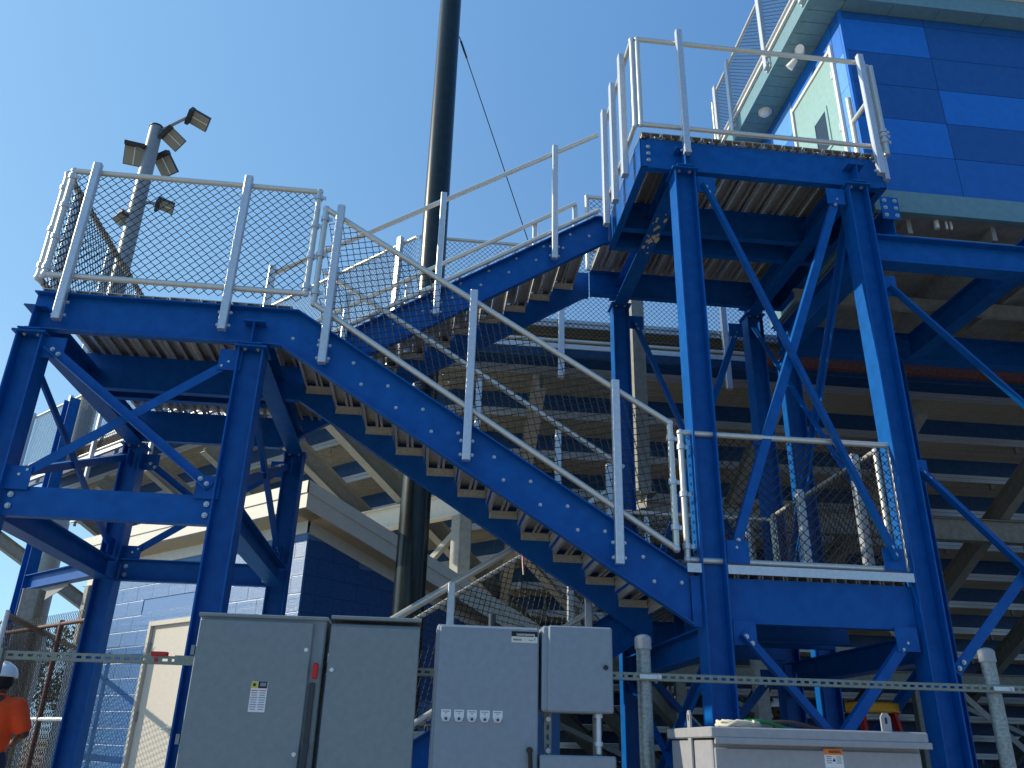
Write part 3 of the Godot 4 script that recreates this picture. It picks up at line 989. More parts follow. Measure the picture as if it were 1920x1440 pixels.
	# fixtures
	var fl := thing("flood_lamp", "white twin-head security lamp under the press box eave", "lamp", Vector3(4.0, 9.12, -6.95))
	var bm := MB.new()
	bm.cyl(Vector3(4.0, 9.134, -6.95), Vector3(4.0, 9.08, -6.95), 0.06, 0.055, 14)
	part(fl, "mount", bm, "white")
	for s in [-1.0, 1.0]:
		var hm := MB.new()
		hm.cyl(Vector3(4.0, 9.09, -6.95 + s * 0.03), Vector3(3.97, 9.03, -6.95 + s * 0.1), 0.014, 0.014, 8)
		hm.cyl(Vector3(3.98, 9.05, -6.95 + s * 0.08), Vector3(3.92, 8.98, -6.95 + s * 0.15), 0.032, 0.05, 14)
		part(fl, "lamp_head", hm, "white")
	var dl := thing("dome_lamp", "small round white dome lamp under the press box eave", "lamp", Vector3(4.0, 9.12, -8.0))
	var dm := MB.new()
	dm.cyl(Vector3(4.0, 9.134, -8.0), Vector3(4.0, 9.11, -8.0), 0.085, 0.085, 18)
	part(dl, "base", dm, "white")
	dm = MB.new()
	dm.dome(Vector3(4.0, 9.11, -8.0), Vector3(0.07, -0.055, 0.07), 16, 6)
	part(dl, "globe", dm, "white")
	for q in [[4.88, 0.025, 0.075], [4.985, 0.013, 0.06], [5.035, 0.013, 0.06]]:
		var c := MB.new()
		c.cyl(Vector3(q[0], 6.47, zc - 0.08), Vector3(q[0], 6.38 - q[2] * 0.3, zc - 0.08), q[1], q[1], 12)
		top("conduit_stub", c, "white", ["thick white pipe stub below the press box floor edge", "thin white pipe stub next to the thick one below the press box", "thin white pipe stub, second from the thick one below the press box"][0 if q[1] > 0.02 else (1 if q[0] < 5.0 else 2)], "pipe", "pipe stubs under the press box")
	for x in [4.72, 5.18]:
		slab(t, "bracket_lamp", Vector3(x, 9.43, oz + 0.06), Vector3(0.09, 0.1, 0.12), "white")
	# roof railing
	var g := thing("guardrail", "mesh guardrail along the side eave of the press box roof", "guardrail", Vector3(3.78, 9.4, -8.0))
	for z in [-6.35, -7.35, -8.5, -9.0]:
		bar(g, "post", sec_r(0.05, 0.08, 0.005), Vector3(3.77, 9.2, z), Vector3(3.77, 10.45, z), Vector3.BACK, "galv")
		var m := MB.new()
		for y in [9.24, 9.34]:
			bolt_into(m, Vector3(3.77, y, z + 0.05), Vector3.BACK, 0.012)
		m.box(Vector3(3.8, 9.28, z), Vector3(0.03, 0.2, 0.12))
		part(g, "bracket", m, "galv")
	for y in [9.5, 10.38]:
		pipe(g, "rail", [Vector3(3.79, y, -6.2), Vector3(3.79, y, -9.1)], 0.022, "rail")
	pipe(g, "stile", [Vector3(3.74, 9.2, -9.05), Vector3(3.74, 10.2, -9.05)], 0.02, "rail")
	chain_link(g, Vector3(3.82, 9.46, -6.2), Vector3.FORWARD, 2.9, 0.95, 0.0, "wire", 0.0026, 0.03)
	g = thing("guardrail", "mesh guardrail along the rear eave of the press box roof", "guardrail", Vector3(6.0, 9.4, oz))
	for x in [5.18, 6.9, 8.6]:
		bar(g, "post", sec_r(0.08, 0.05, 0.005), Vector3(x, 9.35, oz + 0.05), Vector3(x, 10.45, oz + 0.05), Vector3.BACK, "galv")
	for y in [9.5, 10.38]:
		pipe(g, "rail", [Vector3(3.85, y, oz), Vector3(9.5, y, oz)], 0.022, "rail")
	chain_link(g, Vector3(3.85, 9.46, oz - 0.03), Vector3.RIGHT, 4.5, 0.95)

# ---------------------------------------------------------------- bleachers
func build_bleachers():
	var rise := 0.394
	var run := 0.777
	var y0 := 7.08
	var kink := Vector3(-0.39, 0, -10.4)
	var rows := 17
	# each section: start at the kink, along a, towards the field f
	var secs := [[Vector3.RIGHT, Vector3.FORWARD, 24.0, "straight aluminium bleachers behind the stair towers, seen from underneath"], [Vector3(-1, 0, -1).normalized(), Vector3(1, 0, -1).normalized(), 13.2, "angled wing of aluminium bleachers above the block building, seen from underneath"]]
	for si in 2:
		var a: Vector3 = secs[si][0]
		var f: Vector3 = secs[si][1]
		var L: float = secs[si][2]
		var t := thing("bleachers", secs[si][3], "bleachers", kink + a * L * 0.5 + Vector3(0, GY, 0))
		var mit := tan(PI / 8.0)
		for k in range(0, rows):
			var off := k * run
			var yy := y0 - k * rise
			var p0 := kink + f * off + a * off * mit
			var p1 := kink + f * off + a * L
			var y_up := yy + rise
			var len := (p1 - p0).length()
			# footboards: three planks with ribs underneath
			for q in 3:
				var fc := f * (run * (q + 0.5) / 3.0)
				var pa := p0 + a * (run * mit * (q + 0.5) / 3.0) + fc
				var m := MB.new()
				var b0 := pa + Vector3(0, yy, 0)
				var b1 := p1 + fc + Vector3(0, yy, 0)
				var w := run / 3.0 - 0.01
				m.ext(PackedVector2Array([Vector2(-w * 0.5, 0), Vector2(-w * 0.5, -0.045), Vector2(-w * 0.5 + 0.012, -0.045), Vector2(-w * 0.5 + 0.012, -0.01), Vector2(-w * 0.17, -0.01), Vector2(-w * 0.17, -0.04), Vector2(-w * 0.13, -0.04), Vector2(-w * 0.13, -0.01), Vector2(w * 0.13, -0.01), Vector2(w * 0.13, -0.04), Vector2(w * 0.17, -0.04), Vector2(w * 0.17, -0.01), Vector2(w * 0.5 - 0.012, -0.01), Vector2(w * 0.5 - 0.012, -0.045), Vector2(w * 0.5, -0.045), Vector2(w * 0.5, 0)]), b0, b1, Vector3.UP)
				part(t, "footboard", m, "plank")
			# lip: fluted edge board at the back of the row
			var lm := MB.new()
			var l0 := p0 + Vector3(0, yy, 0)
			var l1 := p1 + Vector3(0, yy, 0)
			var sg := 1.0
			# v up, u = up x axis
			var uu := Vector3.UP.cross((l1 - l0).normalized())
			sg = 1.0 if uu.dot(-f) > 0.0 else -1.0
			lm.ext(PackedVector2Array([Vector2(0, -0.045), Vector2(0.02 * sg, -0.045), Vector2(0.02 * sg, 0.0), Vector2(0.006 * sg, 0.006), Vector2(0.006 * sg, 0.02), Vector2(0.024 * sg, 0.026), Vector2(0.024 * sg, 0.075), Vector2(0.0, 0.085)]), l0, l1, Vector3.UP)
			part(t, "edge_board", lm, "galv")
			if k > 0:
				var rm := MB.new()
				rm.ext(PackedVector2Array([Vector2(-0.0035, 0.086), Vector2(0.0035, 0.086), Vector2(0.0035, rise - 0.004), Vector2(-0.0035, rise - 0.004)]), l0, l1, Vector3.UP)
				part(t, "riser", rm, "riser")
		# rakers with little uprights, girders and columns
		var sp := [1.86, 5.4, 7.6, 10.0, 12.2, 14.6, 17.0, 19.4] if si == 0 else [0.9, 2.3, 3.55, 5.45, 7.4, 9.3, 11.2, 13.0, 15.6]
		for s in sp:
			var g0 = kink + a * s
			var m := MB.new()
			var n0 := 0.35
			var start = g0 + f * n0 + Vector3(0, y0 - 0.58 - rise * n0 / run, 0)
			var endd := rows * run - 0.6
			var fin = g0 + f * endd + Vector3(0, y0 - 0.58 - rise * endd / run, 0)
			var mt := "greysteel"
			m.ext(sec_i(0.33, 0.17, 0.013, 0.01), start, fin, Vector3.UP)
			var rk := part(t, "raker", m, mt)
			for k in range(1, rows - 1):
				var um := MB.new()
				var base = g0 + f * (k * run + 0.03)
				var yt := y0 - k * rise + rise - 0.05
				um.box(base + Vector3(0, yt - rise * 0.62, 0) , Vector3(0.05, rise * 1.25, 0.05))
				part(rk, "upright", um, mt)
		for gd in [[2.24, 0.37], [6.3, 0.35]]:
			var yy2: float = y0 - 0.58 - 0.19 - rise * gd[0] / run - 0.19
			var q0 = kink + f * gd[0] + a * gd[0] * mit
			var q1 = kink + f * gd[0] + a * (L - 0.1)
			bar(t, "girder", sec_i(gd[1], 0.18, 0.014, 0.01), q0 + Vector3(0, yy2, 0), q1 + Vector3(0, yy2, 0), Vector3.UP, "greysteel" if si == 0 else "cream")
			var cs := [0.8, 5.5, 10.4, 15.2, 20.0] if si == 0 else [0.15, 5.95, 10.65, 12.9]
			for s in cs:
				var c: Vector3 = kink + f * gd[0] + a * maxf(s, gd[0] * mit + 0.05)
				bar(t, "column", sec_r(0.2, 0.17, 0.01), c + Vector3(0, GY if si == 0 else 0.38, 0), c + Vector3(0, yy2 - gd[1] * 0.5, 0), f, "greysteel" if si == 0 else "greysteel")
			if si == 1 and gd[0] < 3.0:
				var e0: Vector3 = kink + f * gd[0] + a * 15.6
				bar(t, "column", sec_r(0.2, 0.17, 0.01), e0 + Vector3(0, 0.38, 0), e0 + Vector3(0, yy2 + 0.19, 0), f, "greysteel")
			# diagonal angle braces between columns
			for j in cs.size() - 1:
				var ca: Vector3 = kink + f * (gd[0] + 0.1) + a * (cs[j] + 0.9)
				var cb2: Vector3 = kink + f * (gd[0] + 0.1) + a * (cs[j + 1])
				bar(t, "brace", sec_l(0.09, 1.0, 0.01), ca + Vector3(0, yy2 - 0.35, 0), cb2 + Vector3(0, GY + 0.4, 0), f, "greysteel")
		# back edge beam
		var eb := MB.new()
		eb.ext(sec_c(0.2, 0.06, 1.0), kink + Vector3(0, y0 - 0.3, 0) + f * 0.2, kink + a * L + Vector3(0, y0 - 0.3, 0) + f * 0.2, Vector3.UP)
		part(t, "edge_beam", eb, "riser")
		if si == 0:
			slab(t, "nailer", Vector3(13.6, 6.74, -10.3), Vector3(18.0, 0.24, 0.09), "primer")
		# fence along the top
		var fn := thing("chain_link_fence", "tall chain-link fence along the top edge of the straight bleachers" if si == 0 else "tall chain-link fence along the top edge of the angled bleacher wing", "fence", kink + a * L * 0.5 + Vector3(0, 6.76, 0))
		var o := -f * 0.05
		var LF := 9.0 if si == 0 else 12.6
		for y in [6.8, 8.34]:
			pipe(fn, "rail", [kink + o + Vector3(0, y, 0), kink + o + a * LF + Vector3(0, y, 0)], 0.026, "rail")
		slab(fn, "kick_strip", kink + o * 1.5 + a * LF * 0.5 + Vector3(0, 6.7, 0), Vector3(LF, 0.07, 0.02), "galv", Basis(Vector3.UP, atan2(-a.z, a.x)))
		var ps := [0.25, 2.1, 4.5, 6.9] if si == 0 else [0.3, 1.75, 4.2, 6.6, 9.0, 10.7, 12.55]
		for s in ps:
			var pp: Vector3 = kink + a * s - f * 0.1
			bar(fn, "post", sec_r(0.085, 0.07, 0.006), pp + Vector3(0, 6.2, 0), pp + Vector3(0, 8.42, 0), f, "galv")
		chain_link(fn, kink + o * 0.5 + Vector3(0, 6.8, 0), a, LF, 1.54, 0.0, "wire", 0.0036)
	# closing end of the wing: a blue column with a grey bracket
	var a2 := Vector3(-1, 0, -1).normalized()
	var f2 := Vector3(1, 0, -1).normalized()
	var wc := kink + a2 * 10.2 - f2 * 0.25
	var w := thing("steel_column", "blue steel column rising past the fence on the bleacher wing", "column", wc + Vector3(0, 0.38, 0))
	bar(w, "shaft", sec_i(0.3, 0.22, 0.014, 0.01), wc + Vector3(0, 0.38, 0), wc + Vector3(0, 8.15, 0), a2, "blue")
	slab(w, "base_plate", wc + Vector3(0, 0.38 + 0.015, 0), Vector3(0.45, 0.03, 0.45), "blue")
	bar(w, "bracket_arm", sec_i(0.28, 0.2, 0.014, 0.01), wc - a2 * 0.15 + Vector3(0, 4.22, 0), wc - a2 * 3.4 + Vector3(0, 4.22, 0), Vector3.UP, "blue")
	var km := MB.new()
	km.ext(PackedVector2Array([Vector2(0.15, 3.62), Vector2(1.9, 4.02), Vector2(1.9, 4.07), Vector2(0.15, 4.07)]), wc + f2 * 0.006, wc - f2 * 0.006, Vector3.UP)
	part(w, "knee_plate", km, "greysteel")
	# tall grey column standing at the rear of the straight section
	var gc := thing("steel_column", "pale grey steel column rising behind the tall stair tower", "column", Vector3(2.53, 4.2, -9.3))
	bar(gc, "shaft", sec_r(0.17, 0.17, 0.008), Vector3(2.53, 4.3, -9.3), Vector3(2.53, 7.5, -9.3), Vector3.BACK, "greysteel")
	slab(gc, "foot_plate", Vector3(2.53, 4.29, -9.3), Vector3(0.26, 0.02, 0.26), "greysteel")
	bar(gc, "bracket_arm", sec_i(0.2, 0.15, 0.012, 0.009), Vector3(2.53, 4.18, -9.15), Vector3(2.53, 4.62, -12.6), Vector3.UP, "greysteel")

# ---------------------------------------------------------------- block building
func build_block_building():
	var c := Vector3(-1.36, 0, -9.66)
	var d := Vector3(-1, 0, -1).normalized()      # along the lit wall
	var e := Vector3(1, 0, -1).normalized()       # along the shaded wall
	var nl := Vector3(-1, 0, 1).normalized()      # lit wall faces this way
	var nr := Vector3(1, 0, 1).normalized()
	var t := thing("block_building", "low blue block building with cream eaves under the bleacher wing", "building", c + d * 2.5 + Vector3(0, 0.4, 0))
	var wall_top := 3.8
	var L := 4.75
	var W := 5.0
	var slope := 0.25
	# inner core (the recessed mortar joints)
	var m := MB.new()
	var q := func(p: Vector3, y: float) -> Vector3: return Vector3(p.x, y, p.z)
	var i0 := c - nl * 0.007 - nr * 0.012
	var pa := i0 + d * L
	var pb := i0 + e * W
	for w in [[0.0, 2.12, 0.4], [2.12, 3.14, 2.91], [3.14, L, 0.4]]:
		var w0: Vector3 = i0 + d * w[0]
		var w1: Vector3 = i0 + d * w[1]
		m.quad(q.call(w0, w[2]), q.call(w1, w[2]), q.call(w1, wall_top), q.call(w0, wall_top), nl)
	m.quad(q.call(i0, 0.4), q.call(pb, 0.4), q.call(pb, wall_top - slope * W), q.call(i0, wall_top), nr)
	var pc := pa + e * W
	m.quad(q.call(pa, 0.4), q.call(pc, 0.4), q.call(pc, wall_top - slope * W), q.call(pa, wall_top), d)
	m.quad(q.call(pb, 0.4), q.call(pc, 0.4), q.call(pc, wall_top - slope * W), q.call(pb, wall_top - slope * W), e)
	m.quad(q.call(i0, wall_top), q.call(pa, wall_top), q.call(pc, wall_top - slope * W), q.call(pb, wall_top - slope * W), Vector3.UP)
	part(t, "mortar", m, "mortar")
	var bw := 0.4064
	var bh := 0.2032
	var bl := Basis(d * 1.0, Vector3.UP, d.cross(Vector3.UP))
	var br := Basis(e * 1.0, Vector3.UP, e.cross(Vector3.UP))
	var full := block_mesh(bw - 0.006, bh)
	var half := block_mesh(bw * 0.5 - 0.006, bh)
	# door opening measured along the wall from the corner
	var o0 := 2.1
	var o1 := 3.16
	var otop := 2.93
	var r := 0
	var y := 0.4
	while y + bh < wall_top + 0.02:
		var s := 0.0 if r % 2 == 0 else -bw * 0.5
		while s < L:
			var a0 := maxf(s, 0.0)
			var a1 := minf(s + bw, L)
			var mid := (a0 + a1) * 0.5
			var in_door := a1 > o0 + 0.02 and a0 < o1 - 0.02 and y < otop - 0.05
			if not in_door and not (y > otop - 0.1 and y < otop + 0.15 and mid > o0 - 0.2 and mid < o1 + 0.2) and a1 - a0 > 0.1:
				var ms: Mesh = full if a1 - a0 > 0.3 else half
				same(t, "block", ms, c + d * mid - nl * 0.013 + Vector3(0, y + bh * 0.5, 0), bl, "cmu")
			elif in_door:
				# cut blocks beside the opening
				var w := 0.0
				var pos := 0.0
				if a0 < o0:
					w = o0 - a0
					pos = a0 + w * 0.5
				elif a1 > o1:
					w = a1 - o1
					pos = o1 + w * 0.5
				if w > 0.04:
					var bm := block_mesh(w - 0.006, bh)
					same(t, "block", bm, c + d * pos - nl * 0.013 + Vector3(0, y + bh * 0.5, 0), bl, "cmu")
			s += bw
		# shaded wall, only the courses that show
		if y > 1.9:
			var s2 := -bw * 0.5 if r % 2 == 0 else 0.0
			while s2 < W:
				var b0 := maxf(s2, 0.03)
				var b1 := s2 + bw
				if y + bh < wall_top - slope * b1 + 0.15 and b1 - b0 > 0.15:
					var fm := BoxMesh.new()
					fm.size = Vector3(b1 - b0 - 0.003, bh - 0.003, 0.026)
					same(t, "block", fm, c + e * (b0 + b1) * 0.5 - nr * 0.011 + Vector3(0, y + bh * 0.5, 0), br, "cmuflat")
				s2 += bw
		y += bh
		r += 1
	# lintel
	same(t, "lintel", _box(Vector3(1.6, 0.19, 0.034)), c + d * (o0 + o1) * 0.5 - nl * 0.012 + Vector3(0, otop + 0.055, 0), bl, "cmu")
	# door and frame
	var dc := c + d * (o0 + o1) * 0.5
	var dm := MB.new()
	dm.box(dc - nl * 0.05 + Vector3(0, (0.4 + otop) * 0.5 - 0.02, 0), Vector3(0.93, otop - 0.4 - 0.08, 0.045), bl)
	var dr := part(t, "door", dm, "door")
	var fr := MB.new()
	for s in [o0 + 0.03, o1 - 0.03]:
		fr.box(c + d * s - nl * 0.03 + Vector3(0, (0.4 + otop) * 0.5, 0), Vector3(0.06, otop - 0.4, 0.1), bl)
	fr.box(dc - nl * 0.03 + Vector3(0, otop - 0.03, 0), Vector3(o1 - o0 - 0.124, 0.06, 0.098), bl)
	part(dr, "frame", fr, "door")
	for hy in [1.0, 1.75, 2.6]:
		slab(dr, "hinge", dc + d * 0.46 - nl * 0.018 + Vector3(0, hy, 0), Vector3(0.035, 0.12, 0.03), "lamp_steel", bl)
	var hm := MB.new()
	var hp := dc - d * 0.38 - nl * 0.02 + Vector3(0, 1.62, 0)
	hm.cyl(hp, hp + nl * 0.06, 0.025, 0.02, 12)
	hm.path([hp + nl * 0.055, hp + nl * 0.055 + d * 0.11 - Vector3(0, 0.015, 0)], 0.012, 8)
	part(dr, "handle", hm, "galv")
	# roof: sloping slab with deep cream fascia, soffit boards and frieze board
	var ov := 0.3
	var th := 0.31
	var pts := []
	for p in [[-ov, -ov], [L + ov, -ov], [L + ov, W + ov], [-ov, W + ov]]:
		var g: Vector3 = c + d * p[0] + e * p[1]
		pts.append(Vector3(g.x, wall_top + 0.04 - slope * p[1], g.z))
	var up := Vector3(0, th, 0)
	var rm := MB.new()
	rm.quad(pts[0] + up * 0.97, pts[1] + up * 0.97, pts[2] + up * 0.97, pts[3] + up * 0.97, Vector3.UP)
	part(t, "roof", rm, "cream")
	for k in 4:
		var f0: Vector3 = pts[k]
		var f1: Vector3 = pts[(k + 1) % 4]
		var out: Vector3 = [nl, d, e, nr][k]
		var fm2 := MB.new()
		# lower fascia board and a proud upper strip
		for st in [[0.0, 0.17, 0.0], [0.17, 0.31, 0.014]]:
			var oo: Vector3 = out * st[2]
			fm2.quad(f0 + oo + Vector3(0, st[0], 0), f1 + oo + Vector3(0, st[0], 0), f1 + oo + Vector3(0, st[1], 0), f0 + oo + Vector3(0, st[1], 0), out)
			fm2.quad(f0 + oo + Vector3(0, st[0], 0), f1 + oo + Vector3(0, st[0], 0), f1 - out * 0.03 + Vector3(0, st[0], 0), f0 - out * 0.03 + Vector3(0, st[0], 0), Vector3.DOWN)
		part(t, "fascia", fm2, "cream")
	# soffits as boards
	for k in 2:
		var along: Vector3 = d if k == 0 else e
		var out2: Vector3 = nl if k == 0 else nr
		var LL := L if k == 0 else W
		var nb := 20
		for b in nb:
			var s0 := -ov + (LL + 2.0 * ov) * b / nb
			var s1 := -ov + (LL + 2.0 * ov) * (b + 1) / nb - 0.004
			var sm := MB.new()
			var pz := []
			for u in [[s0, 0.0], [s1, 0.0], [s1, ov - 0.01], [s0, ov - 0.01]]:
				var g2: Vector3 = c + along * u[0] + out2 * u[1]
				var eo := (g2 - c).dot(e)
				pz.append(Vector3(g2.x, wall_top + 0.055 - slope * eo, g2.z))
			sm.quad(pz[0], pz[1], pz[2], pz[3], Vector3.DOWN)
			sm.quad(pz[0] + Vector3(0, 0.012, 0), pz[1] + Vector3(0, 0.012, 0), pz[2] + Vector3(0, 0.012, 0), pz[3] + Vector3(0, 0.012, 0), Vector3.UP)
			part(t, "soffit_board", sm, "soffit")
		var z0 := c + out2 * 0.02
		var z1 := c + along * LL + out2 * 0.02
		var dy := 0.0 if k == 0 else slope * LL
		var zm := MB.new()
		zm.quad(Vector3(z0.x, wall_top - 0.08, z0.z), Vector3(z1.x, wall_top - 0.08 - dy, z1.z), Vector3(z1.x, wall_top + 0.06 - dy, z1.z), Vector3(z0.x, wall_top + 0.06, z0.z), out2)
		zm.quad(Vector3(z0.x, wall_top - 0.08, z0.z), Vector3(z1.x, wall_top - 0.08 - dy, z1.z), Vector3(z1.x, wall_top - 0.08 - dy, z1.z) - out2 * 0.05, Vector3(z0.x, wall_top - 0.08, z0.z) - out2 * 0.05, Vector3.DOWN)
		part(t, "frieze_board", zm, "cream")

# a block whose upper edge is struck off like a tooled, weathered bed joint
func block_mesh(w: float, h: float) -> ArrayMesh:
	var m := MB.new()
	var y := h * 0.5
	# the wall basis has its z pointing into or out of the wall; keep both faces alike
	m.ext(PackedVector2Array([Vector2(-0.015, -y + 0.001), Vector2(0.015, -y + 0.001), Vector2(0.015, y - 0.014), Vector2(0.009, y - 0.001), Vector2(-0.009, y - 0.001), Vector2(-0.015, y - 0.014)]), Vector3(-w * 0.5, 0, 0), Vector3(w * 0.5, 0, 0), Vector3.UP)
	return mesh_of(m, Vector3.ZERO)

func _box(s: Vector3) -> BoxMesh:
	var b := BoxMesh.new()
	b.size = s
	return b

# ---------------------------------------------------------------- poles
func build_poles():
	var t := thing("light_pole", "tall dark green steel pole rising behind the stairs", "pole", Vector3(-0.14, GY, -9.2))
	var m := MB.new()
	m.cyl(Vector3(-0.135, GY, -9.2), Vector3(-0.175, 15.5, -9.2), 0.178, 0.15, 32)
	part(t, "shaft", m, "pole")
	m = MB.new()
	m.cyl(Vector3(-0.135, GY, -9.2), Vector3(-0.135, GY + 0.04, -9.2), 0.3, 0.3, 24)
	part(t, "base_flange", m, "pole")
	var w := thing("guy_wire", "thin dark guy wire slanting down from the tall green pole", "wire", Vector3(0.6, 9.5, -9.8))
	var a := Vector3(0.0, 11.15, -9.22)
	var b := Vector3(1.27, 8.33, -10.42)
	pipe(w, "cable", [a, b], 0.008, "black", 6)
	pipe(w, "turnbuckle", [a + (b - a) * 0.02, a + (b - a) * 0.1], 0.016, "lamp_dark", 8)
	# flood light pole far off to the left
	var px := -9.4
	var pz := -22.0
	t = thing("floodlight_pole", "grey steel floodlight pole with boxy lamps standing beyond the mid landing", "light pole", Vector3(px, GY, pz))
	m = MB.new()
	m.cyl(Vector3(px, 0.3, pz), Vector3(px, 19.3, pz), 0.3, 0.2, 24)
	part(t, "shaft", m, "lamp_steel")
	m = MB.new()
	m.cyl(Vector3(px, 19.3, pz), Vector3(px, 19.36, pz), 0.22, 0.2, 24)
	part(t, "cap", m, "lamp_dark")
	# lamps: [centre, yaw, size]
	var lamps := [[Vector3(-8.85, 18.95, -22.0), -0.4, 0.6, 0.75], [Vector3(-8.2, 19.75, -22.0), -0.9, 0.6, 0.8], [Vector3(-9.1, 18.3, -22.5), -0.35, 0.66, 0.35], [Vector3(-9.85, 18.15, -21.9), 0.3, 0.66, 0.05], [Vector3(-8.6, 16.35, -22.0), -1.0, 0.45, 0.9], [Vector3(-9.7, 15.75, -21.9), 0.8, 0.4, -0.4]]
	for l in lamps:
		var p: Vector3 = l[0]
		var s: float = l[2] * 0.88
		var h := holder(t, "floodlight", p)
		var bs := Basis(Vector3.BACK, l[3]) * Basis(Vector3.UP, l[1]) * Basis(Vector3.RIGHT, 0.55)
		pipe(h, "arm", [Vector3(px, minf(p.y + 0.12, 19.1), pz), p + bs * Vector3(0, s * 0.5, -0.05)], 0.05, "lamp_steel", 8)
		slab(h, "housing", p + bs * Vector3(0, s * 0.52, -0.02), Vector3(s, s * 0.22, 0.3), "lamp_dark", bs)
		slab(h, "back", p + bs * Vector3(0, -s * 0.1, -0.1), Vector3(s * 0.94, s * 1.02, 0.12), "lamp_dark", bs)
		slab(h, "lens", p + bs * Vector3(0, -s * 0.1, -0.034), Vector3(s * 0.88, s * 0.96, 0.012), "lens", bs)
		slab(h, "rib", p + bs * Vector3(0.02, -s * 0.1, -0.02), Vector3(s * 0.06, s * 0.96, 0.03), "white", bs)
	# far mast on the left
	t = thing("mast", "thin far lattice mast beyond the left edge of the stair tower", "mast", Vector3(-21.0, 0, -40.0))
	for q in [[-0.16, 0.0], [0.16, 0.0], [0.0, 0.25]]:
		pipe(t, "leg", [Vector3(-21.0 + q[0], 0, -40.0 + q[1]), Vector3(-21.15 + q[0] * 0.7, 19.2, -40.0 + q[1])], 0.05, "lamp_dark", 6)
	for i in 14:
		pipe(t, "rung", [Vector3(-21.16, 1.0 + i * 1.3, -40.0), Vector3(-20.84, 1.6 + i * 1.3, -40.0)], 0.03, "lamp_dark", 5)

# ---------------------------------------------------------------- cabinets
func screw(parent: Node3D, c: Vector3, r := 0.011):
	var m := MB.new()
	m.cyl(c, c + Vector3(0, 0, 0.006), r, r * 0.9, 14)
	m.box(c + Vector3(0, 0, 0.0065), Vector3(r * 0.35, r * 1.5, 0.001))
	part(parent, "lock", m, "paper")

func label_plate(parent: Node3D, c: Vector3, w: float, h: float) -> MeshInstance3D:
	return slab(parent, "label", c, Vector3(w, h, 0.002), "paper")

